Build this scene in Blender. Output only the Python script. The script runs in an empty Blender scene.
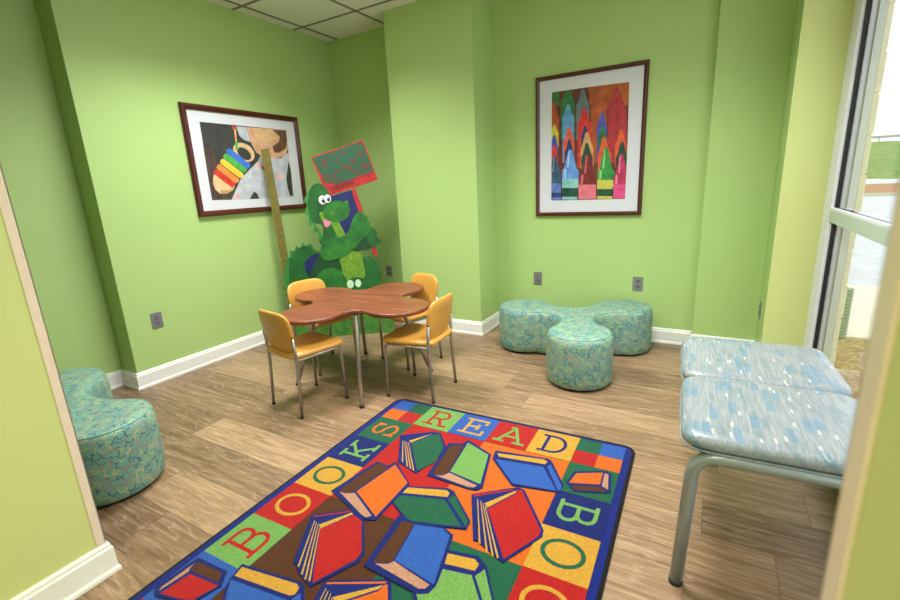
# 3-D reconstruction of a childrens reading corner
LAMP_E = 2.0
HALL_E = 2.0
LAMP_P = 49.0
HALL_P = 44.0
SPREAD = 124
LAMP_DEPTH = 0.05
SKY_E = 2.1
EXPOSURE = 0.0
CAM_R=[[0.8664741449315221, 0.4969202054512977, -0.04788387598584511], [0.08094191444098442, -0.2344868987959942, -0.9687436713494781], [-0.4926164457788799, 0.8355155316972134, -0.24339850788553874]]
RUG_ORIGIN=(-1.5721,2.0310)
RUG_ANGLE=0.02952
RUG_CELL=(0.2159,0.2180)
RUG_SHAPES=[('navy',[(1.02,1.592),(1.711,1.12),(1.896,1.123),(2.297,1.592),(2.353,1.875),(2.184,2.708),(1.602,2.524)]),('green',[(1.467,1.786),(1.766,1.237),(1.892,1.189),(2.265,1.651),(2.354,2.227),(2.16,2.624)]),('yellow',[(1.353,1.717),(1.721,1.221),(1.448,1.771)]),('stripe',[[(1.218,1.774),(1.698,2.491)],[(1.268,1.777),(1.893,2.593)],[(1.321,1.778),(2.003,2.635)],[(1.377,1.778),(2.087,2.648)]]),('navy',[(2.279,1.431),(2.596,1.305),(2.629,1.128),(3.357,1.443),(3.655,2.561),(3.58,2.678),(3.431,2.71),(2.437,2.672)]),('ltgreen',[(2.682,1.232),(3.315,1.491),(3.572,2.485),(2.822,2.366)]),('brown',[(2.362,1.519),(2.64,1.355),(2.793,2.348),(2.778,2.43),(2.715,2.551),(2.507,2.586)]),('tan',[(2.566,2.605),(2.733,2.561),(2.826,2.409),(3.529,2.549),(3.501,2.629),(3.395,2.659)]),('navy',[(3.394,1.273),(4.562,1.098),(4.656,1.17),(5.084,1.84),(5.094,2.077),(4.15,2.251),(3.453,1.581)]),('blue',[(3.525,1.578),(4.545,1.43),(4.999,2.061),(4.143,2.192)]),('blue',[(4.613,1.385),(4.668,1.283),(5.06,1.891),(5.067,2.021),(5.019,2.026)]),('yellow',[(3.471,1.352),(4.479,1.167),(4.579,1.22),(4.551,1.326),(3.556,1.462)]),('navy',[(5.098,1.738),(5.179,1.316),(5.76,1.044),(5.861,1.114),(5.951,1.708),(5.601,1.85),(5.297,1.936)]),('orange',[(5.155,1.723),(5.219,1.365),(5.706,1.127),(5.716,1.535)]),('brown',[(5.219,1.781),(5.739,1.602),(5.879,1.701),(5.314,1.895)]),('tan',[(5.739,1.134),(5.813,1.142),(5.886,1.626),(5.757,1.567)]),('navy',[(1.172,2.71),(1.481,2.745),(1.575,2.543),(2.247,3.054),(2.262,4.169),(2.214,4.204),(2.033,4.263),(0.925,3.895)]),('orange',[(1.612,2.64),(2.204,3.055),(2.211,4.115),(1.416,3.702)]),('brown',[(1.219,2.771),(1.544,2.776),(1.369,3.722),(1.259,3.831),(1.066,3.833)]),('tan',[(1.11,3.854),(1.265,3.838),(1.413,3.753),(2.128,4.129),(2.051,4.207),(1.923,4.178)]),('navy',[(3.544,2.835),(4.284,2.263),(4.429,2.286),(5.078,3.155),(5.101,3.311),(4.695,4.089),(4.147,3.851),(4.071,3.861)]),('red',[(3.994,3.074),(4.306,2.504),(4.312,2.338),(4.401,2.332),(5.038,3.186),(5.037,3.33),(4.688,4.019)]),('red',[(3.589,2.831),(4.243,2.342),(4.223,2.397),(3.618,2.873)]),('yellow',[(3.881,2.959),(4.286,2.383),(4.307,2.439),(3.973,3.054)]),('stripe',[[(3.712,2.91),(4.205,3.891)],[(3.783,2.926),(4.395,4.018)],[(3.852,2.972),(4.506,4.036)],[(3.924,3.031),(4.595,4.04)]]),('navy',[(1.079,4.586),(1.689,4.135),(2.034,4.243),(2.564,4.878),(2.593,5.059),(2.22,5.752),(1.858,5.642),(1.714,5.541),(1.621,5.539)]),('red',[(1.488,4.793),(1.806,4.25),(2.044,4.317),(2.506,4.877),(2.526,5.034),(2.207,5.688)]),('red',[(1.142,4.586),(1.687,4.181),(1.697,4.221),(1.152,4.617)]),('yellow',[(1.388,4.715),(1.737,4.217),(1.78,4.242),(1.485,4.78)]),('stripe',[[(1.243,4.67),(1.768,5.556)],[(1.302,4.685),(1.931,5.642)],[(1.375,4.721),(2.055,5.689)],[(1.464,4.776),(2.136,5.686)]]),('navy',[(2.225,3.158),(3.044,2.865),(3.196,2.897),(3.837,3.488),(3.862,3.692),(2.844,3.998),(2.255,3.668)]),('green',[(2.292,3.439),(3.143,3.189),(3.768,3.681),(2.829,3.95),(2.287,3.654)]),('green',[(3.203,3.152),(3.239,2.977),(3.812,3.521),(3.829,3.654)]),('yellow',[(2.294,3.182),(3.046,2.93),(3.144,2.986),(3.16,3.102),(2.292,3.36)]),('navy',[(3.729,4.252),(4.294,4.144),(4.495,4.262),(4.899,4.857),(5.097,5.197),(4.144,5.614),(3.707,5.174),(3.663,4.557)]),('yellow',[(3.798,4.307),(4.271,4.222),(4.375,4.284),(4.37,4.426),(3.865,4.508)]),('ltgreen',[(3.905,4.609),(4.36,4.521),(4.705,4.929),(4.904,5.192),(4.122,5.528),(3.764,5.166)]),('ltgreen',[(4.412,4.511),(4.499,4.335),(4.831,4.817),(5.015,5.108),(4.935,5.145),(4.737,4.896)]),('navy',[(2.664,3.903),(2.578,3.913),(2.724,5.087),(3.796,5.157),(3.924,5.082),(3.962,4.92),(3.892,4.561),(3.715,3.914),(3.492,3.825),(2.937,3.934)]),('blue',[(2.983,3.982),(3.48,3.859),(3.669,3.948),(3.913,4.913),(3.111,4.788)]),('brown',[(2.727,4.001),(2.96,3.973),(3.084,4.796),(3.039,4.888),(2.81,4.967)]),('tan',[(2.858,4.977),(3.051,4.904),(3.111,4.81),(3.86,4.947),(3.833,5.032),(3.743,5.074)]),('navy',[(2.355,5.574),(3.21,5.144),(3.318,5.169),(3.622,5.594),(3.548,6.305),(2.707,6.556),(2.493,6.122)]),('orange',[(2.933,5.684),(3.224,5.369),(3.24,5.235),(3.282,5.216),(3.567,5.602),(3.462,6.243),(3.046,6.32)]),('orange',[(2.403,5.589),(3.234,5.177),(3.243,5.214),(2.422,5.614)]),('yellow',[(2.675,5.739),(3.228,5.252),(3.203,5.342),(2.759,5.82)]),('stripe',[[(2.471,5.67),(2.71,6.385)],[(2.531,5.691),(2.816,6.398)],[(2.597,5.709),(2.923,6.378)],[(2.667,5.752),(3.007,6.354)]]),('navy',[(0.878,5.921),(2.037,5.752),(2.17,5.81),(2.449,6.108),(2.637,6.388),(1.38,6.697),(1.014,6.307),(0.949,6.173)]),('yellow',[(0.933,5.963),(2.005,5.808),(2.092,5.846),(2.119,5.96),(2.06,6.006),(0.975,6.13)]),('blue',[(0.977,6.202),(2.098,6.073),(2.391,6.391),(1.373,6.629)]),('blue',[(2.139,6.035),(2.173,5.902),(2.34,6.052),(2.549,6.349),(2.454,6.377)]),('navy',[(0.105,6.878),(0.027,6.815),(0.074,6.147),(0.78,6.124),(0.942,6.341),(0.825,6.713),(0.599,6.801),(0.206,6.895)]),('brown',[(0.182,6.205),(0.185,6.305),(0.241,6.373),(0.837,6.324),(0.741,6.181)]),('tan',[(0.143,6.825),(0.108,6.768),(0.141,6.242),(0.163,6.333),(0.215,6.407)]),('red',[(0.211,6.844),(0.281,6.419),(0.907,6.363),(0.786,6.689),(0.591,6.769)])]
DRAGON={'sign': [(0.157,1.5677),(0.6015,1.694),(0.7002,1.3604),(0.2581,1.2405)],'signgreen': [(0.1646,1.5609),(0.5947,1.6838),(0.6701,1.4302),(0.5673,1.4057),(0.4618,1.3689),(0.3484,1.3367),(0.2983,1.3433),(0.2529,1.3537)],'pole': [(0.4608,1.2852),(0.501,1.2959),(0.6467,0.7148),(0.6158,0.7051)],'bluebag': [(0.2877,1.239),(0.4667,1.285),(0.5207,1.0782),(0.4801,1.0115),(0.3833,0.9041),(0.3221,0.9856)],'tail': [(-0.1709,0.3604),(-0.1516,0.4857),(-0.1243,0.6801),(-0.0612,0.7939),(0.0388,0.8282),(0.12,0.783),(0.1666,0.7327),(0.126,0.4307),(-0.0755,0.3537)],'tailspikes': [(-0.2033,0.3808),(-0.1774,0.4514),(-0.214,0.472),(-0.1742,0.5142),(-0.1978,0.5694),(-0.1647,0.594),(-0.1797,0.6482),(-0.1424,0.6724),(-0.1617,0.7264),(-0.1128,0.741),(-0.1104,0.7978),(-0.0684,0.7909),(-0.0501,0.8378),(-0.0186,0.8141),(0.0081,0.8605),(0.035,0.8327),(0.0801,0.8519),(0.0929,0.8118),(-0.0368,0.6922),(-0.1343,0.4485)],'bluepatch': [(0.0156,0.6978),(0.1087,0.7582),(0.1398,0.7255),(0.0776,0.6318),(0.0293,0.5635),(0.0068,0.6185)],'torso': [(0.1581,0.7596),(0.2097,0.73),(0.3309,0.7226),(0.4443,0.7838),(0.4973,0.7213),(0.527,0.5581),(0.4998,0.4509),(0.3632,0.3228),(-0.032,0.3506),(0.0257,0.5548),(0.0775,0.6461)],'belly': [(0.3194,0.7118),(0.4686,0.7718),(0.5121,0.6597),(0.5098,0.514),(0.3391,0.5071),(0.322,0.6305)],'rleg': [(0.5012,0.6854),(0.5399,0.7053),(0.5839,0.7035),(0.6487,0.6314),(0.6609,0.5077),(0.6279,0.4332),(0.5654,0.3824),(0.4764,0.3885),(0.4902,0.5424)],'lknee': [(0.0091,0.4839),(0.0963,0.5627),(0.1717,0.6151),(0.2509,0.6208),(0.325,0.5712),(0.3602,0.4785),(0.3499,0.3697),(-0.0213,0.3681)],'foot': [(0.341,0.4161),(0.3558,0.4788),(0.3815,0.5161),(0.4401,0.5285),(0.5187,0.5043),(0.5598,0.4222),(0.5564,0.383)],'toe1': (0.3823,0.4688,0.03,0.0388),'toe2': (0.452,0.4733,0.0265,0.0352),'head': [(0.1072,1.2522),(0.1266,1.3139),(0.1727,1.3517),(0.2344,1.3379),(0.278,1.2689),(0.3009,1.2021),(0.3229,1.0802),(0.334,1.0195),(0.3514,0.932),(0.3705,0.8611),(0.2627,0.8237),(0.1528,0.8476),(0.1891,0.9065),(0.1863,1.0017),(0.1126,1.0315),(0.0869,1.1606)],'spikes': [[(0.1271,1.3181),(0.0518,1.2088),(0.0904,1.1773)],[(0.0915,1.2026),(0.052,1.0988),(0.0928,1.0839)],[(0.0914,1.1095),(0.0757,0.9907),(0.1286,1.0221)],[(0.1178,1.0398),(0.1142,0.9281),(0.1647,0.9598)],[(0.1495,0.9779),(0.1494,0.8565),(0.1959,0.8887)]],'snout': [(0.2823,1.1861),(0.3177,1.1996),(0.3606,1.2016),(0.3935,1.1889),(0.4158,1.198),(0.4318,1.187),(0.4335,1.1597),(0.4389,1.1253),(0.4255,1.0747),(0.3965,1.0419),(0.35,1.0246),(0.2915,1.0235),(0.2423,1.0459),(0.2135,1.0732),(0.2149,1.1115),(0.241,1.1569)],'mouth': [(0.175,1.0966),(0.2149,1.1115),(0.2135,1.0732),(0.2499,1.0369),(0.3075,1.0123),(0.2213,1.0084)],'tongue': [(0.2099,1.0468),(0.2618,1.0268),(0.2597,1.0063),(0.2411,0.9849),(0.2156,0.9872),(0.2081,1.0134)],'neck': [(0.2674,1.0145),(0.3342,1.0212),(0.3824,0.9128),(0.3156,0.8766)],'arm': [(0.1681,0.8292),(0.2237,0.8653),(0.297,0.8811),(0.3973,0.9146),(0.4456,1.0134),(0.4695,1.0569),(0.5126,1.1027),(0.5438,1.0942),(0.5548,1.0721),(0.5835,1.0534),(0.5852,1.0231),(0.6085,0.9906),(0.5992,0.9328),(0.5307,0.8694),(0.4443,0.7838),(0.3301,0.7138),(0.2091,0.6902),(0.1527,0.7247)],'forearm': [(0.4237,0.7789),(0.5297,0.887),(0.5928,0.9096),(0.6203,0.8202),(0.572,0.77),(0.5009,0.761)],'hand2': [(0.5667,0.9111),(0.5973,0.9617),(0.631,0.9467),(0.6526,0.9132),(0.6556,0.8753),(0.6834,0.8385),(0.667,0.7998),(0.6227,0.7864),(0.5766,0.8227)],'eye1': (0.2162,1.2131,0.0313,0.0369),'eye2': (0.2604,1.2219,0.0279,0.0343),'pup1': (0.2241,1.2077,0.0161,0.0243),'pup2': (0.2675,1.2164,0.0135,0.0218),'nos1': (0.2837,1.0993,0.0179,0.0162),'nos2': (0.4169,1.1827,0.011,0.0109),'stick': [(-0.2456,1.645),(-0.1808,1.6544),(-0.0875,-0.0641),(-0.1539,-0.0588)],'board': [(0.0,0.0),(0.7342,0.0),(0.7571,0.36),(0.6759,0.4162),(0.5669,0.4007),(0.2855,0.4381),(-0.029,0.3778),(-0.1047,0.3283),(-0.1424,0.0017)]}
DRAGON_FRAME=((-3.0749,2.7296),0.61384)
XYLO_ART=[('p_dark',[(0.008,0.996),(1.015,1.004),(0.985,-0.012),(-0.008,0.012)]),('p_brown',[(0.003,0.693),(0.099,0.686),(0.11,0.435),(0.054,0.18),(0.113,0.033),(-0.008,0.012),(-0.005,0.35)]),('p_brown',[(-0.008,0.018),(0.039,0.152),(0.259,0.07),(0.214,0.004)]),('p_beige',[(0.53,0.555),(0.503,0.529),(0.47,0.515),(0.432,0.514),(0.395,0.525),(0.361,0.548),(0.333,0.579),(0.315,0.616),(0.308,0.656),(0.312,0.694),(0.326,0.727),(0.351,0.752),(0.383,0.767),(0.419,0.77),(0.457,0.761),(0.492,0.74),(0.521,0.709),(0.541,0.67),(0.549,0.629),(0.545,0.589)]),('p_dark',[(0.493,0.555),(0.476,0.542),(0.455,0.538),(0.432,0.542),(0.408,0.555),(0.387,0.574),(0.37,0.598),(0.358,0.624),(0.354,0.65),(0.356,0.674),(0.366,0.693),(0.382,0.706),(0.402,0.711),(0.425,0.707),(0.449,0.696),(0.471,0.677),(0.488,0.653),(0.5,0.627),(0.505,0.599),(0.503,0.575)]),('p_beige',[(0.057,0.336),(0.039,0.237),(0.05,0.152),(0.094,0.093),(0.171,0.089),(0.244,0.139),(0.273,0.218),(0.102,0.378)]),('p_beige2',[(0.1,0.144),(0.177,0.13),(0.244,0.174),(0.244,0.139),(0.171,0.089),(0.098,0.092)]),('p_red',[(0.065,0.349),(0.064,0.377),(0.085,0.406),(0.108,0.408),(0.268,0.234),(0.27,0.204),(0.247,0.174),(0.223,0.174)]),('p_orange',[(0.105,0.417),(0.104,0.445),(0.125,0.475),(0.148,0.476),(0.321,0.289),(0.323,0.259),(0.299,0.229),(0.275,0.229)]),('p_yellow',[(0.15,0.486),(0.149,0.514),(0.17,0.544),(0.194,0.546),(0.381,0.358),(0.383,0.328),(0.36,0.297),(0.335,0.296)]),('p_green',[(0.194,0.555),(0.192,0.583),(0.213,0.614),(0.237,0.617),(0.428,0.436),(0.431,0.407),(0.408,0.375),(0.382,0.373)]),('p_blue',[(0.234,0.626),(0.233,0.654),(0.256,0.685),(0.28,0.687),(0.476,0.488),(0.478,0.458),(0.454,0.426),(0.428,0.425)]),('p_white',[(0.384,0.984),(0.499,0.986),(0.525,0.789),(0.452,0.812),(0.405,0.866)]),('p_stick',[(0.355,0.961),(0.377,0.964),(0.367,0.776),(0.347,0.766)]),('p_green',[(0.344,0.783),(0.371,0.785),(0.367,0.68),(0.336,0.667)]),('p_red',[(0.336,0.979),(0.377,0.984),(0.372,0.946),(0.336,0.942)]),('p_white',[(0.203,0.007),(0.267,0.129),(0.349,0.291),(0.479,0.426),(0.584,0.536),(0.637,0.645),(0.767,0.589),(0.881,0.578),(0.996,0.674),(0.991,0.451),(0.933,0.268),(0.939,0.118),(0.979,-0.012),(0.694,-0.008),(0.49,-0.002),(0.458,0.059),(0.404,0.0)]),('p_shade',[(0.412,0.003),(0.477,0.105),(0.512,0.072),(0.529,-0.004)]),('p_shade',[(0.981,0.549),(0.997,0.401),(0.984,0.032),(0.938,0.011),(0.919,0.152),(0.919,0.285)]),('p_skin',[(0.504,0.987),(0.991,1.002),(1.009,0.908),(1.005,0.746),(0.944,0.613),(0.794,0.574),(0.657,0.584),(0.572,0.651),(0.525,0.789)]),('p_skin2',[(0.575,0.986),(0.817,0.992),(0.886,0.865),(0.711,0.803),(0.586,0.868)]),('p_hair',[(0.816,0.983),(0.996,0.992),(1.005,0.875),(0.964,0.727),(0.861,0.657),(0.799,0.663),(0.787,0.747),(0.881,0.817),(0.905,0.898)]),('p_red',[(0.607,0.444),(0.672,0.492),(0.669,0.335)]),('p_pink',[(0.593,0.481),(0.59,0.47),(0.586,0.46),(0.579,0.453),(0.572,0.448),(0.564,0.446),(0.557,0.448),(0.551,0.452),(0.547,0.46),(0.545,0.469),(0.545,0.479),(0.548,0.49),(0.552,0.499),(0.558,0.507),(0.565,0.512),(0.573,0.514),(0.58,0.512),(0.586,0.508),(0.591,0.5),(0.593,0.491)]),('p_pink',[(0.869,0.309),(0.865,0.295),(0.858,0.284),(0.847,0.274),(0.835,0.268),(0.822,0.267),(0.81,0.269),(0.8,0.275),(0.792,0.284),(0.787,0.296),(0.787,0.309),(0.791,0.322),(0.798,0.334),(0.808,0.343),(0.82,0.349),(0.833,0.351),(0.845,0.349),(0.856,0.343),(0.864,0.333),(0.868,0.322)]),('p_pink',[(0.293,0.047),(0.29,0.035),(0.285,0.024),(0.279,0.016),(0.271,0.011),(0.263,0.009),(0.256,0.012),(0.25,0.018),(0.246,0.026),(0.244,0.037),(0.244,0.049),(0.247,0.061),(0.252,0.072),(0.258,0.08),(0.266,0.085),(0.273,0.087),(0.281,0.084),(0.287,0.079),(0.291,0.07),(0.293,0.059)])]
CRAYON_ART=[('c_bg',[(0.0,0.506),(0.0,1.0),(0.493,1.0),(0.987,0.992),(1.0,0.494),(1.0,0.0),(0.502,0.0),(0.005,0.003)]),('c_dorange',[(0.488,1.0),(0.987,0.992),(0.994,0.804),(0.844,0.798),(0.509,0.846)]),('c_green2',[(0.0,1.0),(0.091,1.0),(0.108,0.88),(0.0,0.869)]),('c_rust',[(0.0,0.879),(0.011,0.919),(0.028,0.923),(0.045,0.916),(0.08,0.791),(0.0,0.797)]),('c_rust',[(0.0,0.797),(0.08,0.791),(0.101,0.76),(0.105,0.507),(0.0,0.513)]),('c_green2',[(0.186,1.0),(0.243,1.0),(0.284,0.925),(0.15,0.937)]),('c_green2',[(0.15,0.937),(0.284,0.925),(0.311,0.895),(0.32,0.557),(0.13,0.569),(0.124,0.911)]),('c_slate',[(0.394,0.984),(0.414,0.988),(0.434,0.98),(0.478,0.878),(0.356,0.889)]),('c_slate',[(0.356,0.889),(0.478,0.878),(0.503,0.848),(0.514,0.545),(0.342,0.556),(0.333,0.863)]),('c_rust',[(0.596,0.984),(0.62,0.989),(0.645,0.979),(0.699,0.859),(0.552,0.872)]),('c_rust',[(0.552,0.872),(0.699,0.859),(0.729,0.829),(0.754,0.328),(0.544,0.337),(0.524,0.847)]),('c_crim',[(0.811,0.972),(0.834,0.978),(0.858,0.968),(0.912,0.849),(0.769,0.862)]),('c_crim',[(0.769,0.862),(0.912,0.849),(0.941,0.82),(0.972,0.318),(0.769,0.327),(0.743,0.837)]),('c_sky',[(0.206,0.872),(0.225,0.876),(0.243,0.869),(0.283,0.785),(0.17,0.794)]),('c_sky',[(0.17,0.794),(0.283,0.785),(0.305,0.755),(0.317,0.348),(0.156,0.355),(0.148,0.767)]),('c_red',[(0.42,0.824),(0.44,0.829),(0.462,0.82),(0.507,0.717),(0.38,0.727)]),('c_red',[(0.38,0.727),(0.507,0.717),(0.533,0.687),(0.549,0.295),(0.368,0.303),(0.356,0.7)]),('c_blue',[(0.653,0.765),(0.668,0.769),(0.684,0.763),(0.719,0.672),(0.626,0.678)]),('c_blue',[(0.626,0.678),(0.719,0.672),(0.738,0.642),(0.754,0.328),(0.623,0.334),(0.609,0.652)]),('c_yellow',[(0.0,0.671),(0.023,0.712),(0.037,0.716),(0.051,0.71),(0.08,0.656),(0.0,0.662)]),('c_yellow',[(0.0,0.662),(0.08,0.656),(0.096,0.625),(0.098,0.507),(0.0,0.513)]),('c_crim',[(0.87,0.891),(0.889,0.896),(0.908,0.888),(0.953,0.77),(0.839,0.779)]),('c_crim',[(0.839,0.779),(0.953,0.77),(0.976,0.741),(1.0,0.377),(1.0,0.316),(0.843,0.324),(0.818,0.754)]),('c_ored',[(0.221,0.671),(0.239,0.675),(0.256,0.668),(0.293,0.573),(0.188,0.58)]),('c_ored',[(0.188,0.58),(0.293,0.573),(0.314,0.543),(0.32,0.348),(0.172,0.354),(0.168,0.552)]),('c_green2',[(0.665,0.656),(0.679,0.659),(0.693,0.654),(0.726,0.572),(0.641,0.577)]),('c_green2',[(0.641,0.577),(0.726,0.572),(0.743,0.543),(0.747,0.47),(0.629,0.477),(0.625,0.55)]),('c_navy',[(0.443,0.672),(0.455,0.675),(0.468,0.67),(0.495,0.607),(0.42,0.612)]),('c_navy',[(0.42,0.612),(0.495,0.607),(0.51,0.578),(0.514,0.484),(0.409,0.49),(0.406,0.585)]),('c_ored',[(0.894,0.604),(0.912,0.609),(0.93,0.602),(0.971,0.501),(0.865,0.507)]),('c_ored',[(0.865,0.507),(0.971,0.501),(0.994,0.472),(1.0,0.374),(1.0,0.276),(0.857,0.282),(0.845,0.481)]),('c_blue',[(0.026,0.617),(0.038,0.621),(0.05,0.616),(0.074,0.551),(0.003,0.555)]),('c_blue',[(0.0,0.548),(0.003,0.555),(0.074,0.551),(0.088,0.521),(0.09,0.401),(0.0,0.406)]),('c_tan',[(0.462,0.609),(0.481,0.615),(0.501,0.607),(0.545,0.502),(0.426,0.509)]),('c_tan',[(0.426,0.509),(0.545,0.502),(0.569,0.472),(0.577,0.273),(0.41,0.28),(0.403,0.482)]),('c_ored',[(0.688,0.554),(0.707,0.56),(0.728,0.552),(0.773,0.439),(0.653,0.445)]),('c_ored',[(0.653,0.445),(0.773,0.439),(0.797,0.409),(0.806,0.243),(0.639,0.25),(0.631,0.418)]),('c_navy',[(0.233,0.562),(0.248,0.567),(0.263,0.561),(0.295,0.475),(0.204,0.48)]),('c_navy',[(0.204,0.48),(0.295,0.475),(0.314,0.445),(0.318,0.284),(0.19,0.289),(0.186,0.452)]),('c_red',[(0.026,0.529),(0.039,0.532),(0.053,0.527),(0.08,0.451),(-0.0,0.455)]),('c_red',[(0.0,0.455),(-0.0,0.455),(0.08,0.451),(0.096,0.42),(0.098,0.293),(0.0,0.296)]),('c_dgreen',[(0.914,0.496),(0.932,0.502),(0.952,0.494),(0.996,0.393),(0.881,0.399)]),('c_dgreen',[(0.881,0.399),(0.996,0.393),(1.0,0.388),(1.0,0.236),(0.868,0.241),(0.86,0.371)]),('c_dgreen',[(0.467,0.515),(0.485,0.52),(0.503,0.513),(0.544,0.418),(0.433,0.424)]),('c_dgreen',[(0.433,0.424),(0.544,0.418),(0.566,0.388),(0.571,0.273),(0.416,0.28),(0.412,0.396)]),('c_steel',[(0.0,0.346),(0.024,0.426),(0.047,0.432),(0.07,0.424),(0.118,0.27),(0.0,0.275)]),('c_steel',[(0.0,0.275),(0.118,0.27),(0.145,0.239),(0.149,0.005),(0.0,0.008)]),('c_peri',[(0.0,0.169),(0.146,0.164),(0.149,0.005),(0.0,0.008)]),('c_navy',[(0.0,0.08),(0.148,0.076),(0.149,0.032),(0.0,0.035)]),('c_hlsteel',[(0.028,0.419),(0.043,0.418),(0.03,0.274),(0.01,0.274)]),('c_hlsteel',[(0.0,0.261),(0.007,0.261),(-0.0,0.173),(0.0,0.173)]),('c_gap',[(0.139,0.182),(0.167,0.181),(0.17,0.004),(0.142,0.005)]),('c_lblue',[(0.235,0.468),(0.262,0.476),(0.29,0.465),(0.349,0.304),(0.183,0.311)]),('c_lblue',[(0.183,0.311),(0.349,0.304),(0.382,0.273),(0.39,0.005),(0.156,0.009),(0.151,0.282)]),('c_aqua',[(0.152,0.208),(0.384,0.2),(0.39,0.005),(0.156,0.009)]),('c_dgreen',[(0.154,0.12),(0.387,0.114),(0.389,0.031),(0.155,0.036)]),('c_hlblue',[(0.24,0.461),(0.258,0.46),(0.244,0.308),(0.22,0.309)]),('c_hlblue',[(0.183,0.298),(0.216,0.297),(0.209,0.21),(0.176,0.212)]),('c_gap',[(0.368,0.121),(0.399,0.12),(0.403,0.0),(0.371,0.001)]),('c_maroon',[(0.471,0.414),(0.501,0.422),(0.531,0.411),(0.598,0.241),(0.416,0.248)]),('c_maroon',[(0.416,0.248),(0.598,0.241),(0.634,0.21),(0.644,0.004),(0.387,0.009),(0.38,0.219)]),('c_pink',[(0.383,0.146),(0.638,0.139),(0.644,0.004),(0.387,0.009)]),('c_hlred',[(0.476,0.407),(0.496,0.406),(0.482,0.245),(0.457,0.246)]),('c_hlred',[(0.416,0.235),(0.452,0.234),(0.445,0.149),(0.408,0.15)]),('c_gap',[(0.627,0.0),(0.62,0.156),(0.648,0.155),(0.655,0.0)]),('c_green',[(0.706,0.458),(0.733,0.466),(0.76,0.455),(0.823,0.273),(0.66,0.28)]),('c_green',[(0.66,0.28),(0.823,0.273),(0.856,0.243),(0.87,0.002),(0.64,0.006),(0.63,0.252)]),('c_lime',[(0.633,0.181),(0.86,0.173),(0.87,0.002),(0.64,0.006)]),('c_dgreen',[(0.636,0.096),(0.865,0.09),(0.868,0.027),(0.639,0.032)]),('c_hlgreen',[(0.711,0.452),(0.729,0.451),(0.72,0.278),(0.697,0.279)]),('c_hlgreen',[(0.661,0.268),(0.693,0.266),(0.688,0.183),(0.656,0.184)]),('c_gap',[(0.84,0.0),(0.833,0.108),(0.858,0.107),(0.864,0.0)]),('c_mag',[(0.907,0.391),(0.93,0.398),(0.955,0.389),(1.0,0.262),(1.0,0.226),(0.868,0.231)]),('c_mag',[(0.868,0.231),(1.0,0.226),(1.0,0.005),(0.851,0.009),(0.841,0.203)]),('c_hot',[(0.844,0.132),(1.0,0.127),(1.0,0.005),(0.851,0.009)]),('c_hlmag',[(0.911,0.385),(0.927,0.384),(0.921,0.229),(0.9,0.229)]),('c_hlmag',[(0.868,0.218),(0.897,0.217),(0.894,0.135),(0.865,0.136)])]
import bpy, bmesh, math, random
from mathutils import Vector, Matrix, Quaternion
random.seed(7)
scn = bpy.context.scene
COL = scn.collection
PI = math.pi

# ------------------------------------------------------------------ colours
def lin(c):
    o = []
    for v in c[:3]:
        v = v / 255.0
        o.append(v / 12.92 if v <= 0.04045 else ((v + 0.055) / 1.055) ** 2.4)
    return (o[0], o[1], o[2], 1.0)

MATS = {}
def new_mat(name):
    m = bpy.data.materials.new(name); m.use_nodes = True
    nt = m.node_tree; b = nt.nodes['Principled BSDF']
    return m, nt, b

def N(nt, t, **kw):
    n = nt.nodes.new(t)
    for k, v in kw.items():
        if k.startswith('i_'):
            key = k[2:]
            n.inputs[int(key) if key.isdigit() else key].default_value = v
        else:
            setattr(n, k, v)
    return n

def math_n(nt, op, a, b=None, c=None, clamp=False):
    n = nt.nodes.new('ShaderNodeMath'); n.operation = op; n.use_clamp = clamp
    for i, v in enumerate((a, b, c)):
        if v is None: continue
        if isinstance(v, (int, float)): n.inputs[i].default_value = v
        else: nt.links.new(v, n.inputs[i])
    return n.outputs[0]

def mix_n(nt, fac, a, b, mode='MIX'):
    n = nt.nodes.new('ShaderNodeMix'); n.data_type = 'RGBA'; n.blend_type = mode
    for i, v in ((0, fac), (6, a), (7, b)):
        if isinstance(v, (int, float)): n.inputs[i].default_value = v
        elif isinstance(v, tuple): n.inputs[i].default_value = v
        else: nt.links.new(v, n.inputs[i])
    return n.outputs[2]

def ramp(nt, fac, stops):
    n = nt.nodes.new('ShaderNodeValToRGB'); el = n.color_ramp.elements
    while len(el) < len(stops): el.new(0.5)
    for e, (p, c) in zip(el, stops):
        e.position = p; e.color = c
    nt.links.new(fac, n.inputs[0]); return n.outputs[0]

def coords(nt, kind='Object', scale=(1, 1, 1), loc=(0, 0, 0), rot=(0, 0, 0)):
    t = nt.nodes.new('ShaderNodeTexCoord'); m = nt.nodes.new('ShaderNodeMapping')
    m.inputs['Scale'].default_value = scale; m.inputs['Location'].default_value = loc; m.inputs['Rotation'].default_value = rot
    nt.links.new(t.outputs[kind], m.inputs[0]); return m.outputs[0]

def bump(nt, b, height, strength=0.2, dist=0.01):
    n = nt.nodes.new('ShaderNodeBump'); n.inputs['Strength'].default_value = strength; n.inputs['Distance'].default_value = dist
    nt.links.new(height, n.inputs['Height']); nt.links.new(n.outputs[0], b.inputs['Normal'])

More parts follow.
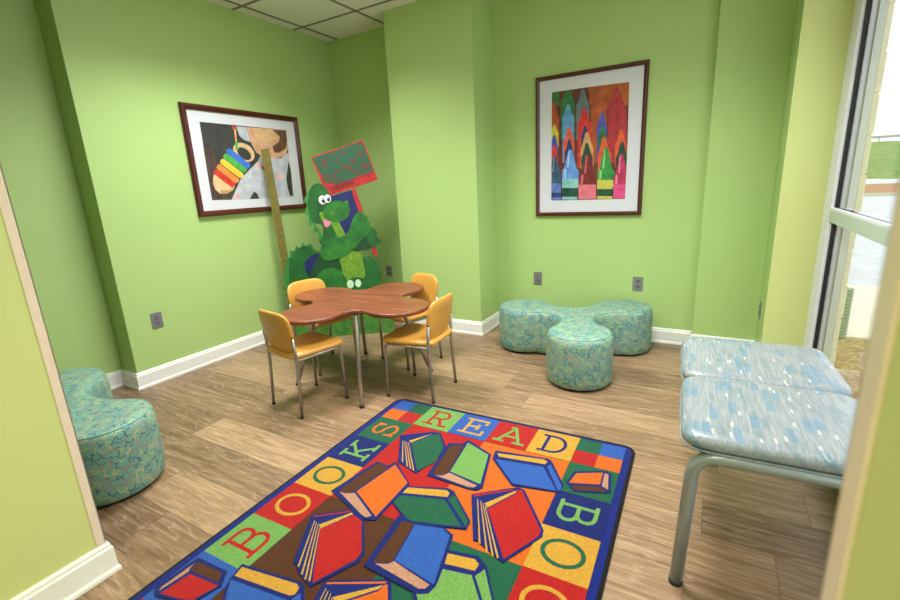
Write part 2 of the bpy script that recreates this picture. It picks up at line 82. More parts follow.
def plain(name, rgb, rough=0.6, metal=0.0, var=0.06, vscale=30.0, bmp=0.0, spec=0.5, coat=0.0):
    if name in MATS: return MATS[name]
    m, nt, b = new_mat(name)
    b.inputs['Roughness'].default_value = rough; b.inputs['Metallic'].default_value = metal
    b.inputs['Specular IOR Level'].default_value = spec
    b.inputs['Coat Weight'].default_value = coat
    v = coords(nt)
    n = N(nt, 'ShaderNodeTexNoise', i_Scale=vscale, i_Detail=4.0); nt.links.new(v, n.inputs['Vector'])
    c = lin(rgb)
    lo = tuple(x * (1 - var) for x in c[:3]) + (1,); hi = tuple(min(1, x * (1 + var)) for x in c[:3]) + (1,)
    nt.links.new(ramp(nt, n.outputs[0], [(0.3, lo), (0.7, hi)]), b.inputs['Base Color'])
    if bmp: bump(nt, b, n.outputs[0], bmp, 0.003)
    MATS[name] = m; return m

def wall_mat(name='green_wall_paint', rgb=None):
    m, nt, b = new_mat(name)
    v = coords(nt)
    n = N(nt, 'ShaderNodeTexNoise', i_Scale=140.0, i_Detail=3.0); nt.links.new(v, n.inputs['Vector'])
    b.inputs['Base Color'].default_value = lin(rgb or WALL_RGB)
    b.inputs['Roughness'].default_value = 0.42
    b.inputs['Specular IOR Level'].default_value = 0.4
    bump(nt, b, n.outputs[0], 0.08, 0.002)
    return m

def floor_mat():
    m, nt, b = new_mat('oak_plank_floor')
    tc = nt.nodes.new('ShaderNodeTexCoord'); sp = nt.nodes.new('ShaderNodeSeparateXYZ'); nt.links.new(tc.outputs['Object'], sp.inputs[0])
    W, L = 0.21, 1.22
    yr = math_n(nt, 'DIVIDE', math_n(nt, 'ADD', sp.outputs[1], -1.63 + 21.0), W)
    row = math_n(nt, 'FLOOR', yr); fy = math_n(nt, 'FRACT', yr)
    h = math_n(nt, 'FRACT', math_n(nt, 'MULTIPLY', math_n(nt, 'SINE', math_n(nt, 'MULTIPLY', row, 12.9898)), 43758.5453))
    xr = math_n(nt, 'ADD', math_n(nt, 'DIVIDE', sp.outputs[0], L), math_n(nt, 'ADD', h, 20.0))
    cellx = math_n(nt, 'FLOOR', xr); fx = math_n(nt, 'FRACT', xr)
    cb = nt.nodes.new('ShaderNodeCombineXYZ'); nt.links.new(row, cb.inputs[0]); nt.links.new(cellx, cb.inputs[1])
    wn = nt.nodes.new('ShaderNodeTexWhiteNoise'); wn.noise_dimensions = '3D'; nt.links.new(cb.outputs[0], wn.inputs[0])
    ident = wn.outputs[0]
    # grain coordinates shifted per plank
    off = nt.nodes.new('ShaderNodeVectorMath'); off.operation = 'MULTIPLY_ADD'
    nt.links.new(wn.outputs[1], off.inputs[0]); off.inputs[1].default_value = (9, 9, 9); nt.links.new(tc.outputs['Object'], off.inputs[2])
    def mp(s):
        q = nt.nodes.new('ShaderNodeMapping'); q.inputs['Scale'].default_value = s; nt.links.new(off.outputs[0], q.inputs[0]); return q.outputs[0]
    g = N(nt, 'ShaderNodeTexNoise', i_Scale=1.0, i_Detail=9.0, i_Roughness=0.62, i_Distortion=0.6); nt.links.new(mp((3.2, 46, 1)), g.inputs['Vector'])
    g2 = N(nt, 'ShaderNodeTexNoise', i_Scale=1.0, i_Detail=4.0, i_Roughness=0.5); nt.links.new(mp((1.3, 8.5, 1)), g2.inputs['Vector'])
    cathedral = math_n(nt, 'SINE', math_n(nt, 'MULTIPLY', g2.outputs[0], 70.0))
    # ring lines where the slow noise passes through its levels
    ring = ramp(nt, cathedral, [(0.0, (0, 0, 0, 1)), (0.62, (0, 0, 0, 1)), (1.0, (1, 1, 1, 1))])
    base = ramp(nt, ident, [(0.0, lin((98, 78, 58))), (0.35, lin((128, 105, 80))), (0.65, lin((146, 121, 94))), (1.0, lin((174, 148, 118)))])
    grain = ramp(nt, g.outputs[0], [(0.30, lin((80, 63, 48))), (0.5, lin((138, 115, 90))), (0.70, lin((184, 161, 132)))])
    c = mix_n(nt, 0.5, base, grain)
    c = mix_n(nt, math_n(nt, 'MULTIPLY', ring, 0.24), c, lin((190, 172, 148)))
    k = N(nt, 'ShaderNodeTexNoise', i_Scale=1.0, i_Detail=5.0, i_Roughness=0.7); nt.links.new(mp((4.5, 16, 1)), k.inputs['Vector'])
    kn = ramp(nt, k.outputs[0], [(0.2, (1, 1, 1, 1)), (0.36, (0, 0, 0, 1))])
    c = mix_n(nt, math_n(nt, 'MULTIPLY', kn, 0.5), c, lin((98, 84, 68)))
    fg = N(nt, 'ShaderNodeTexNoise', i_Scale=1.0, i_Detail=6.0, i_Roughness=0.75); nt.links.new(mp((14, 190, 1)), fg.inputs['Vector'])
    c = mix_n(nt, 0.35, c, ramp(nt, fg.outputs[0], [(0.34, lin((92, 74, 56))), (0.66, lin((198, 174, 144)))]), 'SOFT_LIGHT')
    sy = math_n(nt, 'MINIMUM', fy, math_n(nt, 'SUBTRACT', 1.0, fy)); sx = math_n(nt, 'MINIMUM', fx, math_n(nt, 'SUBTRACT', 1.0, fx))
    e = math_n(nt, 'MAXIMUM', math_n(nt, 'LESS_THAN', sy, 0.008), math_n(nt, 'LESS_THAN', sx, 0.0013))
    c = mix_n(nt, math_n(nt, 'MULTIPLY', e, 0.6), c, lin((84, 70, 56)))
    nt.links.new(c, b.inputs['Base Color'])
    nt.links.new(math_n(nt, 'MULTIPLY_ADD', g.outputs[0], 0.18, 0.30), b.inputs['Roughness'])
    b.inputs['Specular IOR Level'].default_value = 0.42
    bump(nt, b, math_n(nt, 'SUBTRACT', g.outputs[0], e), 0.12, 0.002)
    return m

def ceiling_mat():
    m, nt, b = new_mat('acoustic_ceiling_tile')
    v = coords(nt)
    n = N(nt, 'ShaderNodeTexNoise', i_Scale=220.0, i_Detail=3.0); nt.links.new(v, n.inputs['Vector'])
    nt.links.new(ramp(nt, n.outputs[0], [(0.35, lin((228, 229, 226))), (0.6, lin((248, 248, 246)))]), b.inputs['Base Color'])
    b.inputs['Roughness'].default_value = 0.9
    bump(nt, b, n.outputs[0], 0.3, 0.003)
    return m

def ottoman_mat():
    m, nt, b = new_mat('ringed_teal_upholstery')
    v = coords(nt, 'UV')
    d = N(nt, 'ShaderNodeTexNoise', i_Scale=30.0, i_Detail=0.0); nt.links.new(v, d.inputs['Vector'])
    dv = nt.nodes.new('ShaderNodeVectorMath'); dv.operation = 'MULTIPLY_ADD'
    nt.links.new(d.outputs[1], dv.inputs[0]); dv.inputs[1].default_value = (0.012, 0.012, 0); nt.links.new(v, dv.inputs[2])
    vo = N(nt, 'ShaderNodeTexVoronoi', feature='F1', voronoi_dimensions='2D', i_Scale=29.0, i_Randomness=0.5)
    nt.links.new(dv.outputs[0], vo.inputs['Vector'])
    vc = N(nt, 'ShaderNodeTexVoronoi', feature='F1', voronoi_dimensions='2D', i_Scale=34.0, i_Randomness=1.0)
    nt.links.new(v, vc.inputs['Vector'])
    sp = nt.nodes.new('ShaderNodeSeparateColor'); nt.links.new(vc.outputs['Color'], sp.inputs[0])
    lc = nt.nodes.new('ShaderNodeValToRGB'); lc.color_ramp.interpolation = 'CONSTANT'
    el = lc.color_ramp.elements
    cols = [lin((32, 66, 100)), lin((178, 190, 70)), lin((186, 120, 74)), lin((48, 52, 72)), lin((200, 176, 84)), lin((150, 96, 76))]
    while len(el) < 6: el.new(0.5)
    for i, cc in enumerate(cols): el[i].position = i / 6.0; el[i].color = cc
    nt.links.new(sp.outputs[0], lc.inputs[0])
    line = ramp(nt, vo.outputs[0], [(0.40, (0, 0, 0, 1)), (0.43, (1, 1, 1, 1)), (0.50, (1, 1, 1, 1)), (0.53, (0, 0, 0, 1))])
    t = N(nt, 'ShaderNodeTexNoise', i_Scale=700.0, i_Detail=2.0); nt.links.new(v, t.inputs['Vector'])
    base = ramp(nt, t.outputs[0], [(0.35, lin((90, 140, 131))), (0.65, lin((122, 168, 155)))])
    nt.links.new(mix_n(nt, math_n(nt, 'MULTIPLY', line, 0.9), base, lc.outputs[0]), b.inputs['Base Color'])
    b.inputs['Roughness'].default_value = 0.55
    bump(nt, b, t.outputs[0], 0.2, 0.001)
    return m

def bench_mat():
    m, nt, b = new_mat('dashed_blue_grey_vinyl')
    v = coords(nt)
    sp = nt.nodes.new('ShaderNodeSeparateXYZ'); nt.links.new(v, sp.inputs[0])
    x, y = sp.outputs[0], sp.outputs[1]
    zoff = sp.outputs[2]
    xx = math_n(nt, 'ADD', x, zoff)
    # fine streaks that run along the bench
    s = N(nt, 'ShaderNodeTexNoise', i_Scale=1.0, i_Detail=5.0, i_Roughness=0.7); nt.links.new(coords(nt, 'Object', (150, 9, 150)), s.inputs['Vector'])
    base = ramp(nt, s.outputs[0], [(0.3, lin((108, 120, 126))), (0.5, lin((130, 139, 143))), (0.7, lin((156, 161, 162)))])
    def cells(cw, ch, seed, thr):
        cx = math_n(nt, 'DIVIDE', xx, cw)
        colr = math_n(nt, 'FLOOR', cx)
        jit = math_n(nt, 'FRACT', math_n(nt, 'MULTIPLY', math_n(nt, 'SINE', math_n(nt, 'MULTIPLY', colr, 7.13 + seed)), 4373.7))
        cy = math_n(nt, 'ADD', math_n(nt, 'DIVIDE', y, ch), jit)
        cb = nt.nodes.new('ShaderNodeCombineXYZ'); nt.links.new(colr, cb.inputs[0]); nt.links.new(math_n(nt, 'FLOOR', cy), cb.inputs[1]); cb.inputs[2].default_value = seed
        wn = nt.nodes.new('ShaderNodeTexWhiteNoise'); nt.links.new(cb.outputs[0], wn.inputs[0])
        fx = math_n(nt, 'ABSOLUTE', math_n(nt, 'SUBTRACT', math_n(nt, 'FRACT', cx), 0.5))
        fy = math_n(nt, 'ABSOLUTE', math_n(nt, 'SUBTRACT', math_n(nt, 'FRACT', cy), 0.5))
        inside = math_n(nt, 'MULTIPLY', math_n(nt, 'LESS_THAN', fx, 0.40), math_n(nt, 'LESS_THAN', fy, 0.44))
        return math_n(nt, 'MULTIPLY', math_n(nt, 'GREATER_THAN', wn.outputs[0], thr), inside), cy
    a, cy = cells(0.027, 0.088, 1.3, 0.77)
    dash = math_n(nt, 'GREATER_THAN', math_n(nt, 'ADD', math_n(nt, 'SINE', math_n(nt, 'MULTIPLY', y, 520.0)), math_n(nt, 'MULTIPLY', s.outputs[0], 0.8)), -0.15)
    n = N(nt, 'ShaderNodeTexNoise', i_Scale=16.0, i_Detail=2.0); nt.links.new(v, n.inputs['Vector'])
    blue = mix_n(nt, n.outputs[0], lin((66, 112, 142)), lin((100, 142, 162)))
    c = mix_n(nt, math_n(nt, 'MULTIPLY', math_n(nt, 'MULTIPLY', a, dash), 0.85), base, blue)
    w, _ = cells(0.009, 0.030, 5.1, 0.975)
    c = mix_n(nt, math_n(nt, 'MULTIPLY', w, 0.75), c, lin((190, 188, 176)))
    g, _ = cells(0.022, 0.06, 8.7, 0.86)
    c = mix_n(nt, math_n(nt, 'MULTIPLY', g, 0.4), c, lin((88, 120, 124)))
    nt.links.new(c, b.inputs['Base Color'])
    b.inputs['Roughness'].default_value = 0.33
    return m

def wood_top_mat():
    m, nt, b = new_mat('cherry_laminate')
    g = N(nt, 'ShaderNodeTexNoise', i_Scale=1.0, i_Detail=7.0, i_Roughness=0.6, i_Distortion=0.3)
    nt.links.new(coords(nt, 'Object', (3.0, 42, 3)), g.inputs['Vector'])
    nt.links.new(ramp(nt, g.outputs[0], [(0.3, lin((96, 48, 30))), (0.55, lin((124, 68, 46))), (0.75, lin((146, 88, 62)))]), b.inputs['Base Color'])
    b.inputs['Roughness'].default_value = 0.34
    return m

def leather_mat():
    m, nt, b = new_mat('ochre_vinyl_pad')
    n = N(nt, 'ShaderNodeTexNoise', i_Scale=420.0, i_Detail=2.0); nt.links.new(coords(nt), n.inputs['Vector'])
    nt.links.new(ramp(nt, n.outputs[0], [(0.3, lin((194, 138, 56))), (0.7, lin((212, 158, 74)))]), b.inputs['Base Color'])
    b.inputs['Roughness'].default_value = 0.36
    bump(nt, b, n.outputs[0], 0.12, 0.001)
    return m

def carpet(name, rgb):
    k = 'rug_' + name
    if k in MATS: return MATS[k]
    m, nt, b = new_mat(k)
    v = coords(nt)
    n = N(nt, 'ShaderNodeTexNoise', i_Scale=230.0, i_Detail=4.0, i_Roughness=0.75); nt.links.new(v, n.inputs['Vector'])
    n2 = N(nt, 'ShaderNodeTexNoise', i_Scale=14.0, i_Detail=3.0); nt.links.new(v, n2.inputs['Vector'])
    c = tuple(x * 0.50 for x in lin(rgb)[:3]) + (1,)
    lo = tuple(x * 0.5 for x in c[:3]) + (1,); hi = tuple(min(1, x * 1.45) for x in c[:3]) + (1,)
    a = ramp(nt, n.outputs[0], [(0.32, lo), (0.5, c), (0.70, hi)])
    nt.links.new(mix_n(nt, math_n(nt, 'MULTIPLY', n2.outputs[0], 0.3), a, lo), b.inputs['Base Color'])
    b.inputs['Roughness'].default_value = 0.95; b.inputs['Specular IOR Level'].default_value = 0.12
    b.inputs['Sheen Weight'].default_value = 0.15
    bump(nt, b, n.outputs[0], 0.5, 0.003)
    MATS[k] = m; return m

def painted(name, a, bcol, scale=16.0, rough=0.55):
    k = 'paint_' + name
    if k in MATS: return MATS[k]
    m, nt, b = new_mat(k)
    n = N(nt, 'ShaderNodeTexNoise', i_Scale=scale, i_Detail=4.0, i_Roughness=0.6, i_Distortion=0.4); nt.links.new(coords(nt), n.inputs['Vector'])
    nt.links.new(ramp(nt, n.outputs[0], [(0.36, lin(a)), (0.66, lin(bcol))]), b.inputs['Base Color'])
    b.inputs['Roughness'].default_value = rough
    MATS[k] = m; return m

def emit_mat(name, col, s):
    m, nt, b = new_mat(name)
    b.inputs['Base Color'].default_value = (0.8, 0.8, 0.8, 1)
    b.inputs['Emission Color'].default_value = col; b.inputs['Emission Strength'].default_value = s
    return m

def glass_mat(name='window_glass', refl=0.05, tint=(0.97, 0.985, 0.98, 1)):
    m = bpy.data.materials.new(name); m.use_nodes = True; nt = m.node_tree; nt.nodes.clear()
    o = nt.nodes.new('ShaderNodeOutputMaterial'); mx = nt.nodes.new('ShaderNodeMixShader')
    t = nt.nodes.new('ShaderNodeBsdfTransparent'); g = nt.nodes.new('ShaderNodeBsdfGlossy')
    t.inputs[0].default_value = tint; g.inputs['Roughness'].default_value = 0.02
    f = nt.nodes.new('ShaderNodeFresnel'); f.inputs[0].default_value = 1.35
    ge = nt.nodes.new('ShaderNodeNewGeometry')
    nt.links.new(math_n(nt, 'MULTIPLY', f.outputs[0], math_n(nt, 'SUBTRACT', 1.0, ge.outputs['Backfacing'])), mx.inputs[0]); nt.links.new(t.outputs[0], mx.inputs[1]); nt.links.new(g.outputs[0], mx.inputs[2]); nt.links.new(mx.outputs[0], o.inputs[0])
    return m

# ------------------------------------------------------------------ mesh helpers
class MB:
    """collects shapes, then links them as one mesh object"""
    def __init__(self): self.v = []; self.f = []; self.m = []; self.s = []; self.mats = []; self.uv = None
    def mi(self, mat):
        if mat not in self.mats: self.mats.append(mat)
        return self.mats.index(mat)
    def add(self, verts, faces, mat, smooth=False):
        o = len(self.v); self.v += [tuple(p) for p in verts]; k = self.mi(mat)
        for f in faces: self.f.append([i + o for i in f]); self.m.append(k); self.s.append(smooth)
    def box(self, a, b, mat, bev=0.0):
        x0, y0, z0 = a; x1, y1, z1 = b
        if bev > 0:
            c = min(bev, (x1 - x0) * .49, (y1 - y0) * .49, (z1 - z0) * .49)
            bm = bmesh.new(); bmesh.ops.create_cube(bm, size=1)
            for v in bm.verts: v.co = ((x0 + x1) / 2 + v.co.x * (x1 - x0), (y0 + y1) / 2 + v.co.y * (y1 - y0), (z0 + z1) / 2 + v.co.z * (z1 - z0))
            bmesh.ops.bevel(bm, geom=bm.edges[:], offset=c, segments=2, affect='EDGES', profile=0.5)
            bm.verts.ensure_lookup_table(); bm.verts.index_update()
            self.add([v.co.copy() for v in bm.verts], [[v.index for v in f.verts] for f in bm.faces], mat); bm.free(); return
        vs = [(x0, y0, z0), (x1, y0, z0), (x1, y1, z0), (x0, y1, z0), (x0, y0, z1), (x1, y0, z1), (x1, y1, z1), (x0, y1, z1)]
        self.add(vs, [(0, 3, 2, 1), (4, 5, 6, 7), (0, 1, 5, 4), (1, 2, 6, 5), (2, 3, 7, 6), (3, 0, 4, 7)], mat)
    def prism(self, poly, z0, z1, mat, mside=None, frame=None):
        """polygon in x,y (or u,v of a frame) pushed from z0 to z1"""
        if area(poly) < 0: poly = poly[::-1]
        n = len(poly); F = frame or (lambda u, v, w: (u, v, w))
        vs = [F(u, v, z0) for u, v in poly] + [F(u, v, z1) for u, v in poly]
        self.add(vs, [list(range(n))[::-1], list(range(n, 2 * n))], mat)
        o = len(self.v) - 2 * n; k = self.mi(mside or mat)
        for i in range(n):
            j = (i + 1) % n; self.f.append([o + i, o + j, o + n + j, o + n + i]); self.m.append(k); self.s.append(False)
    def tube(self, pts, r, mat, seg=12, caps=True, smooth=True):
        pts = [Vector(p) for p in pts]; n = len(pts); rs = r if isinstance(r, (list, tuple)) else [r] * n
        tan = [(pts[min(i + 1, n - 1)] - pts[max(i - 1, 0)]).normalized() for i in range(n)]
        ref = Vector((0, 0, 1)) if abs(tan[0].z) < 0.9 else Vector((1, 0, 0))
        u = tan[0].cross(ref).normalized(); vs = []
        for i in range(n):
            if i > 0:
                q = tan[i - 1].rotation_difference(tan[i]); u = q @ u
            w = tan[i].cross(u).normalized()
            for k in range(seg):
                a = 2 * PI * k / seg; vs.append(pts[i] + rs[i] * (math.cos(a) * u + math.sin(a) * w))
        fs = [(i * seg + k, i * seg + (k + 1) % seg, (i + 1) * seg + (k + 1) % seg, (i + 1) * seg + k) for i in range(n - 1) for k in range(seg)]
        self.add(vs, fs, mat, smooth)
        if caps:
            o = len(self.v) - n * seg
            for ring, rev in ((0, True), (n - 1, False)):
                L = [o + ring * seg + k for k in range(seg)]
                self.f.append(L[::-1] if rev else L); self.m.append(self.mi(mat)); self.s.append(False)
    def rings(self, rings, mat, close=True, smooth=True, bottom=True, top=True):
        n = len(rings[0]); vs = [p for r in rings for p in r]
        fs = [(i * n + k, i * n + (k + 1) % n, (i + 1) * n + (k + 1) % n, (i + 1) * n + k) for i in range(len(rings) - 1) for k in range(n)]
        self.add(vs, fs, mat, smooth); o = len(self.v) - len(vs)
        if bottom: self.f.append([o + k for k in range(n)][::-1]); self.m.append(self.mi(mat)); self.s.append(smooth)
        if top: self.f.append([o + (len(rings) - 1) * n + k for k in range(n)]); self.m.append(self.mi(mat)); self.s.append(smooth)
    def build(self, name, parent=None, fix=True):
        me = bpy.data.meshes.new(name); me.from_pydata(self.v, [], self.f)
        for mt in self.mats: me.materials.append(mt)
        for p, k, s in zip(me.polygons, self.m, self.s): p.material_index = k; p.use_smooth = s
        if fix:
            bm = bmesh.new(); bm.from_mesh(me); bmesh.ops.recalc_face_normals(bm, faces=bm.faces); bm.to_mesh(me); bm.free()
        o = bpy.data.objects.new(name, me); COL.objects.link(o)
        if parent: o.parent = parent
        return o

def area(p): return 0.5 * sum(p[i - 1][0] * p[i][1] - p[i][0] * p[i - 1][1] for i in range(len(p)))

def tag(o, label=None, cat=None, group=None, kind=None):
    if label: o['label'] = label
    if cat: o['category'] = cat
    if group: o['group'] = group
    if kind: o['kind'] = kind
    return o

def empty(name, loc=(0, 0, 0), rz=0.0, rx=0.0):
    o = bpy.data.objects.new(name, None); COL.objects.link(o); o.location = loc; o.rotation_euler = (rx, 0, rz); o.empty_display_size = 0.05
    return o

def struct(mb, name, fix=True):
    return tag(mb.build(name, fix=fix), kind='structure')

def catmull(P, n=8):
    P = [Vector(p) for p in P]; out = []
    for i in range(len(P) - 1):
        a, b, c, d = P[max(i - 1, 0)], P[i], P[i + 1], P[min(i + 2, len(P) - 1)]
        for k in range(n):
            t = k / n
            out.append(0.5 * ((2 * b) + (c - a) * t + (2 * a - 5 * b + 4 * c - d) * t * t + (3 * b - a - 3 * c + d) * t ** 3))
    out.append(P[-1]); return out

def fillet(P, r, n=6):
    """round the corners of a 3-D polyline"""
    P = [Vector(p) for p in P]; out = [P[0]]
    for i in range(1, len(P) - 1):
        a = (P[i - 1] - P[i]); b = (P[i + 1] - P[i]); q = min(r, a.length * .49, b.length * .49)
        s = P[i] + a.normalized() * q; e = P[i] + b.normalized() * q
        for k in range(n + 1):
            t = k / n; out.append((1 - t) ** 2 * s + 2 * t * (1 - t) * P[i] + t * t * e)
    out.append(P[-1]); return out

def lobed(nl, R, r, notch, a0, inset=0.0, seg=14):
    """outline of nl round lobes joined by hollow curves"""
    h = PI / nl
    # hollow circle: centre D on the bisector, radius rho, D - rho = notch, touching both lobes
    cs = math.cos(h)
    rho = (R * R + notch * notch - 2 * R * notch * cs - r * r) / (2 * r + 2 * R * cs - 2 * notch)
    D = rho + notch
    r2 = r - inset; rho2 = rho + inset
    pts = []
    for k in range(nl):
        a = a0 + k * 2 * PI / nl
        c = Vector((R * math.cos(a), R * math.sin(a)))
        c1 = Vector((D * math.cos(a - h), D * math.sin(a - h))); c2 = Vector((D * math.cos(a + h), D * math.sin(a + h)))
        s = math.atan2(*(c1 - c).yx); e = math.atan2(*(c2 - c).yx)
        while e < s: e += 2 * PI
        for i in range(seg * 2 + 1):
            t = s + (e - s) * i / (seg * 2); pts.append((c.x + r2 * math.cos(t), c.y + r2 * math.sin(t)))
        cn = Vector((R * math.cos(a + 2 * h), R * math.sin(a + 2 * h)))
        s = math.atan2(*(c - c2).yx); e = math.atan2(*(cn - c2).yx)
        while e > s: e -= 2 * PI
        for i in range(1, seg):
            t = s + (e - s) * i / seg; pts.append((c2.x + rho2 * math.cos(t), c2.y + rho2 * math.sin(t)))
    return pts

def superell(hw, hd, n, inset=0.0, seg=44, cx=0.0, cy=0.0):
    o = []
    for k in range(seg):
        a = 2 * PI * k / seg; c, s = math.cos(a), math.sin(a)
        o.append((cx + (hw - inset) * math.copysign(abs(c) ** (2 / n), c), cy + (hd - inset) * math.copysign(abs(s) ** (2 / n), s)))
    return o

# ------------------------------------------------------------------ materials
WALL_RGB = (170, 200, 126)
PALE_RGB = (200, 210, 138)  # yellower wall tone for the entrance walls and the return beside the window
M_WALL = wall_mat(); M_PALE = wall_mat('yellow_green_wall', PALE_RGB); M_FLOOR = floor_mat(); M_CEIL = ceiling_mat()
M_TRIM = plain('white_trim_paint', (232, 234, 230), 0.35, var=0.02)
M_GUARD = plain('cream_corner_guard', (226, 208, 192), 0.4, var=0.03)
M_GRID = plain('ceiling_grid_metal', (130, 132, 126), 0.5, var=0.02)
M_CHROME = plain('brushed_metal_tube', (172, 168, 166), 0.3, 0.85, 0.05)
M_BTUBE = plain('silver_grey_painted_tube', (142, 152, 154), 0.28, 0.35, 0.03)
M_BLACK = plain('black_plastic', (18, 18, 18), 0.5)
M_LEATHER = leather_mat(); M_WOODTOP = wood_top_mat(); M_OTT = ottoman_mat(); M_BENCH = bench_mat()
M_PLATE = plain('steel_outlet_plate', (150, 150, 156), 0.35, 0.6, 0.04)
M_SOCK = plain('grey_socket', (104, 106, 110), 0.5)
M_FRAME = plain('window_frame_paint', (222, 226, 236), 0.35, var=0.02)
M_FRAME_G = plain('sage_mullion_paint', (176, 192, 184), 0.35, var=0.02)
M_ALU = plain('grey_window_profile', (186, 188, 190), 0.4, 0.2, 0.03)
M_GLASS = glass_mat()
M_MAHOG = plain('mahogany_moulding', (76, 27, 20), 0.3, var=0.2, vscale=40)
M_MAT = plain('white_picture_mat', (212, 216, 224), 0.7, var=0.01)
M_PGLASS = glass_mat('picture_glass', tint=(1, 1, 1, 1))

# ------------------------------------------------------------------ room shell
XL, XN, YD, YC, YB, YP = -3.385, -3.59, 3.66, 3.365, 3.73, 3.655
YL = 1.418
XC0, XC1 = -2.485, -1.68          # column
XP, XR0, YR, XW = -0.07, 0.319, 3.27, 0.53
H = 2.69
YF = -1.6
T = 0.12

b = MB(); b.box((XN - T, YF - T, -0.06), (XW, YB + T, 0.0), M_FLOOR); struct(b, 'floor')

# ceiling: tiles with a slim grid
b = MB()
# openings for the recessed lights are left between the slabs
LIGHTS = [(-2.65, 1.42, 0.60, 1.20), (-0.82, 1.42, 0.60, 1.20)]
def slab_with_holes(b, x0, y0, x1, y1, z0, z1, holes, mat):
    xs = sorted({x0, x1} | {h[0] for h in holes} | {h[0] + h[2] for h in holes}); ys = sorted({y0, y1} | {h[1] for h in holes} | {h[1] + h[3] for h in holes})
    for i in range(len(xs) - 1):
        for j in range(len(ys) - 1):
            cx, cy = (xs[i] + xs[i + 1]) / 2, (ys[j] + ys[j + 1]) / 2
            if any(h[0] < cx < h[0] + h[2] and h[1] < cy < h[1] + h[3] for h in holes): continue
            b.box((xs[i], ys[j], z0), (xs[i + 1], ys[j + 1], z1), mat)
HALL = (-0.55, -1.40, 0.60, 0.60)
slab_with_holes(b, XN - T, YF - T, XW, YB + T, H, H + 0.05, LIGHTS + [HALL], M_CEIL)
struct(b, 'ceiling')
b = MB()
gx = [-3.265 + 0.61 * k for k in range(7)]; gy = [3.225 - 0.6 * k for k in range(9)]
for x in gx:
    b.box((x - 0.012, YF, H - 0.004), (x + 0.012, YB if x > -3.2 else YD, H + 0.001), M_GRID)
for y in gy:
    b.box((XL if y > YL else XN, y - 0.012, H - 0.004), (XW, y + 0.012, H + 0.001), M_GRID)
b2 = []
struct(b, 'trim_1')

def wall(name, a, c, mat=None):
    b = MB(); b.box((a[0], a[1], 0), (c[0], c[1], H), mat or M_WALL); return struct(b, name)
wall('wall_left', (XL - 0.6, YL, 0), (XL, YD + T, 0))
wall('wall_left_niche', (XN - T, YF, 0), (XN, YL, 0))
wall('wall_back_left', (XL, YD, 0), (XC0, YD + T, 0))
wall('wall_back_column', (XC0, YC, 0), (XC1, YB + T, 0))
wall('wall_back', (XC1, YB, 0), (XP, YB + T, 0))
wall('wall_back_pillar', (XP, YP, 0), (XR0, YB + T, 0))
wall('wall_right_pillar', (XR0, YR + .004, 0), (XW + 0.09, YB + T, 0))
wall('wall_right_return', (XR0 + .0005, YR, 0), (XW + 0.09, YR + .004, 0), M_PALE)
wall('wall_front', (XN - T, YF - T, 0), (XW + T, YF, 0))
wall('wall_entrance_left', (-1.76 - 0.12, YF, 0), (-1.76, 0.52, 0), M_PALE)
# right of the opening
XJ, YJ = 0.1085, 0.42
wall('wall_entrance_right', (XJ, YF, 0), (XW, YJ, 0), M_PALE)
# window wall: knee wall under the glass and header above
b = MB()
b.box((XW, YJ - 0.3, 0), (XW + 0.09, YR, 0.14), M_WALL)
b.box((XW, YJ - 0.3, 2.62), (XW + 0.09, YR, H), M_WALL)
struct(b, 'wall_right')

def baseboard(name, p0, p1, side, m0=0, m1=0, h=0.118, t=0.016):
    """profiled board from p0 to p1; side = unit normal into the room; m0, m1: 1 mitre round an outer corner, -1 into an inner one"""
    b = MB(); d = Vector((p1[0] - p0[0], p1[1] - p0[1], 0)); n = Vector((side[0], side[1], 0)); dn = d.normalized()
    prof = [(0, 0), (t + 0.006, 0), (t + 0.006, 0.012), (t + 0.001, 0.02), (t, 0.024), (t, h - 0.022), (t - 0.004, h - 0.016), (t - 0.005, h - 0.006), (t - 0.011, h), (0, h)]
    P0, P1 = Vector((p0[0], p0[1], 0)), Vector((p1[0], p1[1], 0))
    A = [P0 + n * u - dn * (u * m0) + Vector((0, 0, z)) for u, z in prof]; Bp = [P1 + n * u + dn * (u * m1) + Vector((0, 0, z)) for u, z in prof]; k = len(prof)
    b.add(A + Bp, [[i, (i + 1) % k, k + (i + 1) % k, k + i] for i in range(k)] + [list(range(k)), list(range(k, 2 * k))[::-1]], M_TRIM)
    return struct(b, name)
baseboard('baseboard_left', (XL, YL), (XL, YD), (1, 0), 1, -1)
baseboard('baseboard_left_return', (XN, YL), (XL, YL), (0, -1), -1, 1)
baseboard('baseboard_left_niche', (XN, YF), (XN, YL), (1, 0), 0, -1)
baseboard('baseboard_back_left', (XL, YD), (XC0, YD), (0, -1), -1, -1)
baseboard('baseboard_column_left', (XC0, YC), (XC0, YD), (-1, 0), 1, -1)
baseboard('baseboard_column', (XC0, YC), (XC1, YC), (0, -1), 1, 1)
baseboard('baseboard_column_right', (XC1, YC), (XC1, YB), (1, 0), 1, -1)
baseboard('baseboard_back', (XC1, YB), (XP, YB), (0, -1), -1, -1)
baseboard('baseboard_pillar', (XP, YP), (XR0, YP), (0, -1), 1, -1)
baseboard('baseboard_right', (XR0, YR), (XR0, YP), (-1, 0), 1, -1)
baseboard('baseboard_right_return', (XR0, YR), (XW, YR), (0, -1), 1, 0)
baseboard('baseboard_entrance_left', (-1.76, YF), (-1.76, 0.52), (1, 0), 0, 1)
baseboard('baseboard_entrance_end', (-1.88, 0.52), (-1.76, 0.52), (0, 1), 0, 1)
